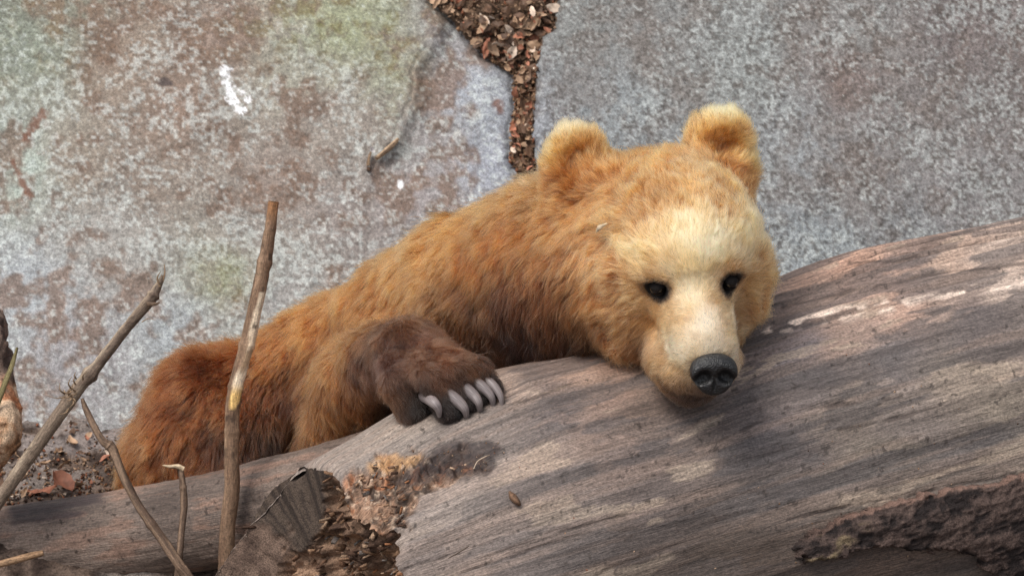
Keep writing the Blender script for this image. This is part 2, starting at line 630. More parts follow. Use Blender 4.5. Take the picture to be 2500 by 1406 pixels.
def rock_build():
    dense = np.arange(-0.86, 0.86001, 0.0026)
    xs = np.concatenate([np.linspace(-4, -0.88, 60), dense, np.linspace(0.88, 4, 60)])
    ys = np.concatenate([np.linspace(-0.7, -0.30, 40), np.arange(-0.297, 0.51, 0.0026), np.linspace(0.52, 2.6, 60)])
    X, Y = np.meshgrid(xs, ys, indexing='ij')
    x, y = X.ravel(), Y.ravel()
    z = RZ0 - RSL * (y - RY0)
    q = PX(np.stack([x, y, z], 1))
    q3 = np.stack([q[:, 0], q[:, 1], np.zeros(len(q))], 1)
    wob = 7 * fbm(q3 / 60, 101, 3) + 3 * fbm(q3 / 18, 103, 2)
    lx = np.interp(q[:, 1], [p[1] for p in LEFT_EDGE], [p[0] for p in LEFT_EDGE])
    rx = np.interp(q[:, 1], [p[1] for p in RIGHT_EDGE], [p[0] for p in RIGHT_EDGE])
    dl = lx - q[:, 0] + wob                 # >0 on the left slab
    dr = q[:, 0] - rx - wob * 0.7           # >0 on the right slab
    # heights towards the camera
    und = 0.012 * fbm(q3 / 420, 111, 3) + 0.004 * fbm(q3 / 90, 117, 4) + 0.0016 * fbm(q3 / 22, 119, 4)
    hl = und.copy()
    # chipped facet of the left slab beside the crevice
    ridge = np.interp(q[:, 1], [-400, 0, 80, 170, 260, 340, 430, 560, 700], [1100, 1075, 1052, 1005, 1000, 962, 900, 830, 700])
    f = sst(0, 60, q[:, 0] - ridge + 10 * fbm(q3 / 40, 123, 3)) * (1 - sst(360, 520, q[:, 1]))
    hl -= 0.020 * f
    crack = np.abs(q[:, 0] - ridge + 10 * fbm(q3 / 40, 123, 3))
    hl -= 0.004 * (1 - sst(0, 7, crack)) * (q[:, 1] < 420) * (q[:, 1] > 100)
    # worn brown sheet standing a little proud on the left
    proud = poly_sd(q, [(100, 300), (200, 235), (330, 190), (470, -300), (555, -300), (548, 120), (560, 240), (620, 300), (480, 330), (300, 420), (160, 520), (90, 500), (20, 400)])
    hl += 0.003 * sst(-14, 16, proud + 14 * fbm(q3 / 50, 131, 3))
    hr = 0.022 + und * 0.8 + 0.0012 * fbm(q3 / 14, 133, 3)
    ledge = np.where(dl > 0, hl - 0.016 * np.exp(-np.maximum(dl, 0) / 9.0), np.where(dr > 0, hr - 0.016 * np.exp(-np.maximum(dr, 0) / 9.0), 0))
    gap = (dl <= 0) & (dr <= 0)
    into = np.minimum(-dl, -dr)
    floor = -0.036 + 0.010 * fbm(q3 / 45, 141, 4) + 0.028 * sst(150, -20, q[:, 1])
    wall = sst(0, 12, into)
    edge_h = np.where(-dl < -dr, hl - 0.016, hr - 0.016)
    h = np.where(gap, edge_h * (1 - wall) + floor * wall, ledge)
    P = np.stack([x, y, z + h], 1)
    # ---- colour of the stone
    n1 = fbm(q3 / 120, 151, 5)
    n2 = fbm(q3 / 34, 153, 4)
    n3 = np.where(q[:, 0] > rx, fbm(q3 / np.array([7.5, 6.5, 1]), 156, 3), fbm(q3 / np.array([10, 8, 1]), 155, 3))
    n4 = fbm(q3 / 5.5, 159, 2)
    base_c = [(60, 90, 128, 132, 120), (60, 400, 160, 168, 160), (80, 700, 164, 167, 171), (250, 560, 156, 152, 148), (300, 130, 138, 122, 110), (420, 250, 134, 114, 102),
              (150, 30, 122, 120, 108), (160, 400, 136, 122, 110), (330, 430, 134, 120, 110), (560, 80, 142, 124, 114), (700, 150, 152, 148, 136), (850, 60, 148, 150, 124), (960, 160, 150, 150, 132),
              (780, 300, 146, 136, 128), (900, 300, 146, 136, 128), (700, 420, 140, 126, 118), (600, 560, 150, 142, 136), (540, 660, 144, 140, 122), (850, 520, 144, 134, 130), (420, 800, 158, 161, 164),
              (200, 850, 148, 144, 146), (650, 720, 150, 146, 144), (1020, 480, 142, 134, 134), (1060, 330, 146, 140, 140), (1030, 190, 124, 108, 96), (1150, 200, 158, 161, 169), (1120, 120, 148, 144, 146),
              (1190, 290, 156, 159, 167), (1210, 380, 152, 154, 164), (1420, 60, 142, 142, 140), (1500, 250, 150, 154, 156), (1800, 150, 150, 152, 150), (2100, 100, 146, 144, 142), (2080, 170, 132, 118, 114),
              (2350, 60, 128, 118, 116), (2450, 200, 130, 122, 120), (2300, 300, 142, 136, 134), (1960, 350, 152, 154, 156), (2100, 450, 134, 128, 126), (2000, 600, 152, 158, 162), (2350, 450, 146, 142, 142), (2200, 560, 146, 146, 148), (1620, 150, 142, 140, 138)]
    cp = np.array([c[:2] for c in base_c], float)
    col = idw(q + 30 * np.stack([n1, n2], 1), cp, LIN([c[2:] for c in base_c]), 3.2, 900.0)
    grey = LIN([(150, 152, 154)])[0]
    brown = LIN([(122, 98, 84)])[0]
    pale = LIN([(190, 194, 192)])[0]
    dark = LIN([(84, 78, 74)])[0]
    left = dl > 0
    tb = np.where(left, 0.78, 0.30) * sst(-0.1, 0.5, n1 * 0.7 + n2 * 0.6)
    col = mix(col, brown[None], tb)
    tp = np.where(left, 0.50, 0.55) * sst(0.0, 0.75, n3 * 0.8 + n2 * 0.35 - n1 * 0.4)
    col = mix(col, pale[None], tp)
    td = np.where(left, 0.45, 0.7) * sst(0.0, 0.6, n4 * 0.5 - n3 * 0.7 + 0.2 * n2)
    col = mix(col, dark[None], td)
    col = col * (1 + 0.18 * n4)[:, None]
    col = col * np.where(left[:, None], np.array([[1.0, 1.02, 1.01]]), np.array([[0.76, 0.77, 0.77]]))
    # algae
    ga = np.exp(-(((q - np.array([820, 60])) / np.array([190, 90])) ** 2).sum(1)) + 0.8 * np.exp(-(((q - np.array([540, 680])) / np.array([90, 60])) ** 2).sum(1)) + 0.5 * np.exp(-(((q - np.array([60, 120])) / np.array([120, 120])) ** 2).sum(1))
    ga += 0.6 * np.exp(-(((q - np.array([970, 200])) / np.array([50, 120])) ** 2).sum(1))
    col = mix(col, LIN([(122, 124, 78)]), np.clip(ga * sst(-0.3, 0.5, n2 + n3 * 0.5), 0, 1) * 0.6)
    # white droppings
    s1 = np.minimum(seg_d(q, [(550, 172), (556, 215), (570, 245), (585, 270)]), seg_d(q, [(560, 215), (595, 225), (604, 245)]) + 5)
    wd = sst(13, 5, s1 + 9 * n3 + 5 * n4)
    wd = np.maximum(wd, sst(12, 6, np.sqrt((((q - np.array([977, 451])) / np.array([0.8, 1.1])) ** 2).sum(1)) + 4 * n3))
    col = mix(col, LIN([(236, 236, 238)]), wd)
    sp = sst(15, 6, np.sqrt((((q - np.array([400, 202])) / np.array([1.5, 1.0])) ** 2).sum(1)) + 7 * n3)
    col = mix(col, LIN([(70, 62, 62)]), sp * 0.8)
    # iron-brown seams
    for pl, wdt in (([(60, 335), (105, 275)], 10), ([(1222, 268), (1214, 250)], 10), ([(30, 395), (45, 430), (75, 480)], 7)):
        col = mix(col, LIN([(112, 74, 58)]), 0.75 * sst(wdt + 5, wdt - 5, seg_d(q, pl) + 5 * n3))
    # crevice floor: dark humus
    hum = mix(LIN([(74, 58, 46)]), LIN([(120, 96, 78)]), sst(-0.4, 0.6, n3))
    col = np.where(gap[:, None] & (wall > 0.5)[:, None], hum, col)
    W = TW(P)
    F = grid_faces(len(xs), len(ys))[:, ::-1]
    reg = np.where(gap & (wall > 0.5), 2, np.where(dl > dr, 0, 1))
    fr = reg[F]
    fm = np.where((fr == 2).sum(1) >= 3, 2, np.where((fr == 1).sum(1) > (fr == 0).sum(1), 1, 0))
    def sub(k):
        Fk = F[fm == k]
        u, inv = np.unique(Fk, return_inverse=True)
        return W[u], inv.reshape(-1, 4), col[u]
    V, Fk, c = sub(2)
    base = thing_mesh('rock_face', V, Fk, M_SOIL, kind='structure', col=c, label='dark earth floor of the crevice between the rock slabs')
    for k in (0, 1):
        V, Fk, c = sub(k)
        thing_mesh('rock_slab', V, Fk, M_ROCK, parent=base, col=c)
    return (xs, ys, h.reshape(len(xs), len(ys)))

ROCK = rock_build()

def rock_z(x, y):
    xs, ys, h = ROCK
    i = np.clip(np.searchsorted(xs, x), 0, len(xs) - 1)
    j = np.clip(np.searchsorted(ys, y), 0, len(ys) - 1)
    return RZ0 - RSL * (y - RY0) + h[i, j]

def rock_at(px, py):
    """view-aligned point of the rock face behind a photo pixel"""
    z = -0.65
    for _ in range(8):
        p = U(px, py, z)
        z = rock_z(p[0], p[1])
    return U(px, py, z)

# ------------------------------------------------------------------ soil
def ground_h(x, y):
    """height of the soil at world x, y"""
    P = np.stack([x, y, 0 * x], 1)
    h = -0.21 * (1 - sst(-0.36, 0.0, y))
    h = h + 0.012 * fbm(P * 6, 201, 3) + 0.006 * fbm(P * 28, 203, 4) + 0.003 * fbm(P * 90, 205, 3)
    return h

def ground_build():
    xs = np.concatenate([np.linspace(-9, -0.9, 50), np.arange(-0.88, 0.2, 0.004), np.linspace(0.21, 9, 90)])
    ys = np.concatenate([np.linspace(-14, -0.72, 60), np.linspace(-0.7, -0.12, 60), np.arange(-0.115, 0.62, 0.004), np.linspace(0.65, 9, 30)])
    X, Y = np.meshgrid(xs, ys, indexing='ij')
    x, y = X.ravel(), Y.ravel()
    z = ground_h(x, y)
    P = np.stack([x, y, 0 * x], 1)
    n = fbm(P * 35, 211, 5)
    n2 = fbm(P * 9, 213, 3)
    col = mix(LIN([(62, 50, 44)]), LIN([(118, 100, 88)]), sst(-0.5, 0.7, n))
    col = mix(col, LIN([(140, 130, 124)]), 0.6 * sst(0.0, 0.6, n2))
    qg = PX(TC(np.stack([x, y, z], 1)))
    led = sst(-8, 14, poly_sd(qg, [(50, 1075), (160, 1055), (330, 1040), (420, 1045), (420, 1090), (300, 1095), (180, 1108), (90, 1135), (40, 1125)]) + 20 * n)
    col = mix(col, LIN([(138, 128, 124)]), led * 0.85)
    seam = sst(18, 4, np.abs(qg[:, 1] - 1036) + 10 * n) * (1 - led)
    F = grid_faces(len(xs), len(ys))
    thing_mesh('ground', np.stack([x, y, z], 1), F, M_SOIL, kind='structure', label='dark soil strewn with crumbs behind the fallen trunk', col=col)
ground_build()

def UV(px, py, z):
    s = (DIST - z) / DIST
    return np.stack([(px - 1250.0) * K * s, -(py - 703.0) * K * s, z], 1)

def ground_many(px, py):
    z = np.full(len(px), -0.4)
    for _ in range(25):
        p = TW(UV(px, py, z))
        z = z + (ground_h(p[:, 0], p[:, 1]) - p[:, 2]) / SP * 0.6
    return UV(px, py, z)

def ground_at(px, py):
    return ground_many(np.array([px], float), np.array([py], float))[0]

def rock_many(px, py):
    z = np.full(len(px), -0.65)
    for _ in range(8):
        p = UV(px, py, z)
        z = rock_z(p[:, 0], p[:, 1])
    return UV(px, py, z)

# ------------------------------------------------------------------ the fallen trunk
_CUT = np.array([(-180, 0.0), (-120, -0.10), (-90, -0.18), (-60, -0.152), (-30, -0.070), (-8, -0.02), (15, -0.012), (35, -0.022), (60, 0.005), (90, 0.0), (180, 0.0)])
def trunk_cut(phi):
    p = np.degrees((phi + np.pi) % (2 * np.pi) - np.pi)
    return np.interp(p, _CUT[:, 0], _CUT[:, 1])

def rim_noise(phi):
    g = np.stack([np.cos(phi), np.sin(phi), 0 * phi], 1)
    p = np.degrees((phi + np.pi) % (2 * np.pi) - np.pi)
    return 0.008 * fbm(g * 4, 301, 4) + 0.010 * fbm(g * 13, 303, 5) * sst(25, 45, p)

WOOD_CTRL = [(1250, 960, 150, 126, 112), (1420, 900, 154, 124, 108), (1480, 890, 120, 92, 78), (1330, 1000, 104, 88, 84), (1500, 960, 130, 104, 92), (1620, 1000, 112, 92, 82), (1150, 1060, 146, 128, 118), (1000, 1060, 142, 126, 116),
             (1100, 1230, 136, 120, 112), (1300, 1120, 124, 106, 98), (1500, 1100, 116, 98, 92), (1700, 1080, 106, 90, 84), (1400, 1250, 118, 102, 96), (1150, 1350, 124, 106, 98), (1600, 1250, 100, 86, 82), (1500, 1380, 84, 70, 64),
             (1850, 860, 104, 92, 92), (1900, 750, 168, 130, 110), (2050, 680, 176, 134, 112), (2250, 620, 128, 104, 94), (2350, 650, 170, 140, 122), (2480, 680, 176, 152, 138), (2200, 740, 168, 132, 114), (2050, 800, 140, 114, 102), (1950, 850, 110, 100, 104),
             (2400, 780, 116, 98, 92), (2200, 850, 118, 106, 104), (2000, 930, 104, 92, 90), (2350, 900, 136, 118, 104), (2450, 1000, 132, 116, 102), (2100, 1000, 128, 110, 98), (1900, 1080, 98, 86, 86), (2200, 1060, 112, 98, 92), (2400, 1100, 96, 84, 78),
             (1900, 1200, 94, 82, 78), (2150, 1150, 104, 92, 82), (1750, 1330, 82, 68, 60), (1900, 1380, 74, 60, 52), (2150, 1390, 78, 60, 52)]  # lowest entries also carry the shade of the trunk's underside

def wood_colour(q, G, rot, seed=300):
    n0 = np.stack([fbm(G * np.array([4, 12, 1]), seed + 1, 3), fbm(G * np.array([4, 12, 1]), seed + 2, 3)], 1)
    cp = np.array([c[:2] for c in WOOD_CTRL], float)
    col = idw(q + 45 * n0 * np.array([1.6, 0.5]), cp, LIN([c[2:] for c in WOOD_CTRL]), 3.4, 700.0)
    # torn layers: flat-toned patches with hard borders drawn out along the grain
    p1 = fbm(G * np.array([5.5, 26, 1]), seed + 5, 5)
    p2 = fbm(G * np.array([9, 34, 1]) + 7, seed + 6, 5)
    p3 = fbm(G * np.array([3, 70, 1]) + 3, seed + 7, 4)
    slate = LIN([(80, 73, 74)])
    tan = LIN([(166, 144, 124)])
    k = sst(900, 1500, q[:, 0])
    col = mix(col, slate, (0.25 + 0.42 * k) * sst(0.10, 0.20, p1))
    col = mix(col, tan, (0.12 + 0.40 * k) * sst(0.24, 0.32, p2) * sst(0.0, -0.15, p1))
    col = mix(col, LIN([(146, 116, 98)]), 0.22 * sst(0.1, 0.5, p3))
    col = mix(col, LIN([(58, 48, 46)]), 0.4 * sst(0.30, 0.6, -p3) )
    # specks of dirt
    sp = fbm(G * np.array([110, 120, 1]), seed + 8, 3)
    col = mix(col, LIN([(46, 36, 32)]), 0.7 * sst(0.86, 0.98, sp))
    col = mix(col, col.mean(1)[:, None] * np.ones((1, 3)), np.full(len(col), 0.22))
    low = sst(1180, 1400, q[:, 1] + 60 * p1) * sst(1250, 1700, q[:, 0])      # shade painted on the lower flank where it turns under
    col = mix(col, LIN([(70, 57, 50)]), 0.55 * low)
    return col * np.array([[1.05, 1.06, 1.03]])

def trunk_build():
    ph = np.concatenate([np.radians(np.linspace(-52, 196, 520)), np.radians(np.linspace(196, 308, 42))[1:-1]])
    ts = np.concatenate([np.linspace(0, 0.62, 820), np.linspace(0.62, 1, 60)[1:]])
    S1 = 2.45
    T, PH = np.meshgrid(ts, ph, indexing='ij')
    t, phi = T.ravel(), PH.ravel()
    s0 = trunk_cut(phi) + rim_noise(phi)
    s = s0 + (S1 - s0) * t
    P, rot, d = trunk_surf(s, phi)
    # round the sawn rim
    rim = np.exp(-(s - s0) / 0.006) * 0.008
    P = P - rim[:, None] * (np.cos(phi)[:, None] * AU + np.sin(phi)[:, None] * AW)
    q = PX(P)
    arc = phi * 0.29
    G = np.stack([s, arc, 0 * s], 1)
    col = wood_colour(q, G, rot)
    # dark rim crack and stain at the top of the end
    n3 = fbm(P * 60, 331, 4)
    mud = sst(-12, 14, poly_sd(q, [(1010, 1130), (1080, 1092), (1150, 1080), (1225, 1092), (1208, 1122), (1205, 1150), (1130, 1165), (1060, 1165), (1000, 1185), (960, 1175)]) + 18 * n3)
    rc = mix(LIN([(74, 58, 48)]), LIN([(150, 118, 96)]), sst(-0.5, 0.7, n3 + 0.4 * fbm(P * 160, 333, 3)))
    rc = mix(rc, LIN([(176, 112, 72)]), 0.6 * sst(0.35, 0.7, fbm(P * 45, 335, 3)))
    rc = mix(rc, LIN([(196, 172, 150)]), 0.6 * sst(0.4, 0.7, fbm(P * 130 + 9, 337, 3)))
    col = mix(col, rc, rot)
    col = mix(col, LIN([(50, 42, 42)]), mud * 0.85)
    lem = sst(-8, 8, poly_sd(q, [(895, 1130), (960, 1108), (1030, 1112), (1010, 1135), (950, 1152), (905, 1150)]) + 8 * n3)
    col = mix(col, LIN([(170, 132, 92)]), lem * 0.75)
    lc = np.full(len(q), 99.0)
    for cr_ in CRACKS:
        lc = np.minimum(lc, seg_d(q + 6 * fbm(G * np.array([8, 8, 1]), 43, 3)[:, None], cr_))
    col = mix(col, LIN([(52, 42, 38)]), 0.6 * sst(4.5, 0, lc + 3 * fbm(G * np.array([30, 60, 1]), 45, 2)))
    # fresh scrape with fibres at upper right
    scr = sst(22, 0, seg_d(q, [(1880, 800), (2050, 770), (2250, 735), (2400, 705), (2510, 690)]) + 16 * fbm(G * np.array([14, 60, 1]), 341, 3))
    col = mix(col, LIN([(228, 206, 190)]), 0.8 * scr * sst(-0.2, 0.3, fbm(G * np.array([40, 90, 1]), 343, 3)))
    # wet smear below the muzzle
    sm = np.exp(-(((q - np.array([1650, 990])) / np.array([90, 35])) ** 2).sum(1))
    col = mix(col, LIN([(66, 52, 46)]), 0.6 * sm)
    W = TW(P)
    F = grid_faces(len(ts), len(ph), True)[:, ::-1]
    root = add('fallen_trunk', None, label='huge weathered fallen trunk with a rotten sawn end and a thinner limb', cat='fallen tree', loc=TW(A0[None] - 0.28 * UPV)[0])
    thing_mesh('trunk', W, F, M_WOOD, parent=root, col=col, attrs={'gc': np.stack([s, arc, 0 * s], 1)})
    # ---- sawn end: concentric rings from the rim to the heart
    nr, na = 150, 420
    pa = np.linspace(0, 2 * np.pi, na, endpoint=False)
    RR, PA = np.meshgrid(np.linspace(1.0, 0.004, nr), pa, indexing='ij')
    rr, pb = RR.ravel(), PA.ravel()
    s0 = trunk_cut(pb) + rim_noise(pb)
    Pr, _, _ = trunk_surf(s0, pb)
    Pr = Pr - 0.0075 * (np.cos(pb)[:, None] * AU + np.sin(pb)[:, None] * AW)
    cen = A0 - 0.02 * AX
    Pe = cen + rr[:, None] * (Pr - cen)
    qe = PX(Pe)
    q3 = np.concatenate([qe, 0 * qe[:, :1]], 1)
    ns = -np.array(np.cross(AU, AW)) if False else None
    outd = -AX + 0.34 * AW
    outd /= np.linalg.norm(outd)
    nA = fbm(q3 / 34, 351, 5)
    nB = ridged(q3 / np.array([64, 42, 1]), 353, 4)
    rsd = poly_sd(qe, [(806, 1150), (1300, 1000), (1300, 1700), (640, 1700), (672, 1420), (690, 1345), (735, 1345), (772, 1280)]) + 14 * nA
    rt = sst(-4, 12, rsd)
    hollow = sst(-10, 30, poly_sd(qe, [(560, 1300), (640, 1255), (690, 1290), (735, 1345), (690, 1500), (520, 1500), (540, 1380)]) + 26 * nA)
    rad_l = fbm(np.stack([np.arctan2(qe[:, 1] - 1500, qe[:, 0] - 860) * 70, np.hypot(qe[:, 0] - 860, qe[:, 1] - 1500) / 160, 0 * rr], 1), 355, 4)
    disp = 0.0002 * rad_l * (1 - rt) - rt * (0.010 + 0.014 * nA + 0.018 * nB) * sst(0, 0.12, 1 - rr + 0.02) - hollow * (0.002 + 0.003 * nA + 0.002 * nB) * sst(0.0, 0.1, 1 - rr)
    ck = np.minimum(seg_d(qe, [(615, 1215), (650, 1185), (668, 1175)]), seg_d(qe, [(718, 1165), (738, 1150)]))
    crk = sst(9, 2, ck + 3 * nA)
    disp -= 0.012 * crk
    disp = disp + 0.0022 * fbm(q3 / 7, 358, 3) * np.maximum(hollow * 0.2, rt)
    Pe = Pe + disp[:, None] * outd
    ce = mix(LIN([(60, 51, 46)]), LIN([(84, 72, 63)]), sst(-0.5, 0.5, rad_l))
    ce = mix(ce, LIN([(60, 50, 46)]), 0.15 * sst(0.1, 0.6, rad_l))
    ch = mix(LIN([(76, 61, 53)]), LIN([(104, 86, 75)]), sst(-0.8, 0.8, nA + 0.6 * rad_l))
    ce = mix(ce, ch, np.maximum(hollow, 0.0))
    cr = mix(LIN([(72, 54, 44)]), LIN([(158, 128, 106)]), sst(-0.6, 0.7, nA + 0.5 * nB))
    cr = mix(cr, LIN([(140, 108, 80)]), 0.4 * sst(0.35, 0.7, fbm(q3 / 30, 357, 3)))
    ce = mix(ce, cr, rt)
    ce = mix(ce, LIN([(28, 22, 20)]), crk)
    Fe = grid_faces(nr, na, True)
    thing_mesh('sawn_end', TW(Pe), Fe[:, ::-1], M_ROT, parent=root, col=ce, label='dark sawn end face with crumbling rotten heart')
    # ---- limb running left behind the sawn end
    Cl = catmull(UA([(1130, 1075, 0.10), (1000, 1125, 0.07), (850, 1190, 0.0), (700, 1232, -0.07), (550, 1265, -0.12), (250, 1318, -0.20), (0, 1352, -0.26), (-250, 1385, -0.32), (-600, 1430, -0.40)]), 760)
    Ll = np.concatenate([[0], np.cumsum(np.linalg.norm(np.diff(Cl, axis=0), axis=1))])
    rad = np.interp(np.linspace(0, 1, len(Cl)), [0, .12, .25, .4, .6, .8, 1], np.array([70, 100, 122, 126, 118, 116, 115]) * K)
    nphi = 210
    def jit(t, ph_):
        s_ = np.broadcast_to(t * Ll[-1], (len(Cl), nphi)).ravel()
        a_ = np.broadcast_to(ph_ * 0.07, (len(Cl), nphi)).ravel()
        g = np.stack([s_, np.cos(a_ / 0.07) * 0.07, np.sin(a_ / 0.07) * 0.07], 1)
        d_ = 0.05 * fbm(g * np.array([3, 9, 9]), 361, 3) + 0.012 * fbm(g * np.array([12, 90, 90]), 363, 4) + 0.008 * fbm(g * np.array([120, 60, 60]), 365, 3)
        return 1 + d_.reshape(len(Cl), nphi)
    V, F, uu, pp = tube(Cl, rad, nphi, False, jit)
    q = PX(V)
    G = np.stack([uu, np.cos(pp) * 0.07, np.sin(pp) * 0.07], 1)
    n1 = fbm(G * np.array([5, 14, 14]), 371, 4)
    n2 = fbm(G * np.array([12, 50, 50]), 373, 4)
    col = mix(LIN([(104, 90, 82)]), LIN([(146, 128, 116)]), sst(-0.6, 0.6, n1))
    col = mix(col, LIN([(152, 118, 100)]), 0.5 * sst(0.1, 0.5, n2))
    col = mix(col, LIN([(70, 58, 52)]), 0.5 * sst(0.2, 0.6, -n2))
    st = sst(-20, 20, poly_sd(q, [(30, 1235), (110, 1222), (225, 1205), (245, 1222), (190, 1245), (90, 1270), (35, 1275)]) + 30 * n2)
    col = mix(col, LIN([(56, 50, 54)]), 0.85 * st) * 0.86
    sp = fbm(G * 130, 375, 2)
    col = mix(col, LIN([(50, 38, 32)]), 0.8 * sst(0.9, 1.0, sp))
    thing_mesh('limb', TW(V), F, M_WOOD, parent=root, col=col, attrs={'gc': np.stack([uu, pp * 0.07, 0 * uu], 1)}, label='thinner grey limb forking off behind the sawn end')
    # ---- loose bark plate low on the right
    BARK = [(1936, 1338), (1975, 1300), (2010, 1290), (2062, 1250), (2165, 1226), (2290, 1198), (2390, 1185), (2500, 1158), (2800, 1100), (2900, 1560), (2420, 1560), (2440, 1440), (2420, 1395), (2370, 1352),
            (2330, 1338), (2290, 1340), (2230, 1342), (2150, 1330), (2060, 1352), (1960, 1372), (1940, 1355)]
    sb = np.linspace(0.45, 1.42, 460)
    pb = np.radians(np.linspace(70, 175, 330))
    S_, P_ = np.meshgrid(sb, pb, indexing='ij')
    s, phi = S_.ravel(), P_.ravel()
    P0, _, _ = trunk_surf(s, phi)
    nrm = np.cos(phi)[:, None] * AU + np.sin(phi)[:, None] * AW
    q = PX(P0)
    q3 = np.concatenate([q, 0 * q[:, :1]], 1)
    sd = poly_sd(q, BARK) + 9 * fbm(q3 / 30, 381, 4) + 4 * fbm(q3 / 9, 383, 2)
    k = sst(-3, 4, sd)
    G = np.stack([s, phi * 0.29, 0 * s], 1)
    plate = ridged(G * np.array([80, 130, 1]), 385, 4)
    plate2 = fbm(G * np.array([30, 60, 1]), 387, 4)
    h = -0.006 + k * (0.024 + 0.0025 * plate + 0.002 * plate2 + 0.006 * sst(0, 60, sd))
    Pk = P0 + h[:, None] * nrm
    cb = mix(LIN([(34, 27, 26)]), LIN([(84, 69, 63)]), sst(-0.5, 0.6, plate * 0.6 + plate2))
    cb = mix(cb, LIN([(132, 116, 88)]), 0.7 * sst(2150, 2000, q[:, 0]) * sst(0.0, 0.5, plate2) * sst(1250, 1290, q[:, 1]))
    cb = mix(cb, LIN([(150, 118, 104)]), 0.45 * sst(7, 2, np.abs(sd - 4)) * sst(1330, 1250, q[:, 1]))
    Fk = grid_faces(len(sb), len(pb))[:, ::-1]
    keep = (sd[Fk] > -8).any(1)
    Fk = Fk[keep]
    u, inv = np.unique(Fk, return_inverse=True)
    thing_mesh('bark_plate', TW(Pk[u]), inv.reshape(-1, 4), M_BARK, parent=root, col=cb[u], label='dark scaly bark plate lifting off the underside')
    # ---- crumbs of rotten wood in the hollow
    V, F, C = [], [], []
    nv = 0
    rg = np.random.default_rng(5)
    tries = 0
    while len(C) < 8 * 200 and tries < 2500:
        tries += 1
        px, py = rg.uniform(690, 1210), rg.uniform(1090, 1440)
        pt = np.array([[px, py]])
        if poly_sd(pt, ROT_POLY)[0] < 4:
            continue
        if px > 1010 and rg.random() < 0.7:
            continue
        z = trunk_z_at(px, py)
        c = U(px, py, z - 0.004 - 0.012 * rg.random())
        L, wd_, th = rg.uniform(8, 24) * K, rg.uniform(3, 9) * K, rg.uniform(1.5, 4) * K
        ax = AX + rg.normal(0, 0.45, 3)
        ax /= np.linalg.norm(ax)
        b1 = np.cross(ax, rg.normal(0, 1, 3))
        b1 /= np.linalg.norm(b1)
        b2 = np.cross(ax, b1)
        for sx in (-1, 1):
            for sy in (-1, 1):
                for sz in (-1, 1):
                    V.append(c + ax * L * sx * rg.uniform(0.7, 1) * 0.5 + b1 * wd_ * sy * rg.uniform(0.5, 1) * 0.5 + b2 * th * sz * 0.5)
        F += [[nv + a for a in f] for f in ((0, 1, 3, 2), (4, 6, 7, 5), (0, 4, 5, 1), (2, 3, 7, 6), (0, 2, 6, 4), (1, 5, 7, 3))]
        cc = [lin(150, 118, 94), lin(112, 84, 66), lin(176, 148, 124), lin(84, 62, 50), lin(146, 100, 70), lin(120, 112, 106)][rg.integers(0, 6)]
        C += [cc] * 8
        nv += 8
    ok = np.where((rt > 0.6) & (qe[:, 1] < 1440) & (rr > 0.2))[0]
    okh = np.where((hollow > 0.5) & (rt < 0.3) & (qe[:, 1] < 1440))[0]
    for ii in np.concatenate([rg.choice(ok, 110), rg.choice(okh, 1)]):
        c = Pe[ii] + outd * rg.uniform(-0.002, 0.006)
        L, wd_, th = rg.uniform(12, 50) * K, rg.uniform(5, 16) * K, rg.uniform(3, 9) * K
        ax = AX + 0.35 * AU * rg.normal() + rg.normal(0, 0.3, 3)
        ax /= np.linalg.norm(ax)
        b1 = np.cross(ax, rg.normal(0, 1, 3))
        b1 /= np.linalg.norm(b1)
        b2 = np.cross(ax, b1)
        for sx in (-1, 1):
            for sy in (-1, 1):
                for sz in (-1, 1):
                    V.append(c + ax * L * sx * rg.uniform(0.5, 1) * 0.5 + b1 * wd_ * sy * rg.uniform(0.4, 1) * 0.5 + b2 * th * sz * rg.uniform(0.5, 1) * 0.5)
        F += [[nv + a for a in f] for f in ((0, 1, 3, 2), (4, 6, 7, 5), (0, 4, 5, 1), (2, 3, 7, 6), (0, 2, 6, 4), (1, 5, 7, 3))]
        C += [[lin(150, 118, 94), lin(112, 84, 66), lin(166, 138, 114), lin(84, 62, 50), lin(128, 98, 76), lin(110, 100, 94), lin(96, 74, 60)][rg.integers(0, 7)] * rg.uniform(0.6, 1.1)] * 8
        nv += 8
    thing_mesh('rotten_crumbs', TW(np.array(V)), np.array(F), M_ROT, parent=root, col=np.array(C), kind='stuff', smooth=False)
    return root
TRUNK = trunk_build()
# ------------------------------------------------------------------ the bear
HF = np.array([0.17, -0.55, 0.82])
HF /= np.linalg.norm(HF)
HR = np.array([0.97, 0.075, -0.16])
HR -= HF * (HR @ HF)
HR /= np.linalg.norm(HR)
HU = np.cross(HF, HR)
HM = np.stack([HR, HU, HF], 1)             # head axes: right in picture, up, along the snout
HO = U(1694, 694, 0.355)

def HL(x, y, z):
    return HO + HM @ np.array([x, y, z], float)

def to_head(P):
    return (P - HO) @ HM

def sd_cap(P, a, ra, b, rb):
    ba = b - a
    h = np.clip(((P - a) @ ba) / (ba @ ba), 0, 1)
    return np.linalg.norm(P - a - h[:, None] * ba, axis=1) - (ra + (rb - ra) * h)

def sd_ell(P, c, r, M=None):
    q = P - c
    if M is not None:
        q = q @ M
    r = np.asarray(r, float)
    k0 = np.linalg.norm(q / r, axis=1)
    k1 = np.linalg.norm(q / (r * r), axis=1) + 1e-9
    return k0 * (k0 - 1) / k1

def smin(a, b, k):
    h = np.clip(0.5 + 0.5 * (b - a) / k, 0, 1)
    return b * (1 - h) + a * h - k * h * (1 - h)

def smax(a, b, k):
    return -smin(-a, -b, k)

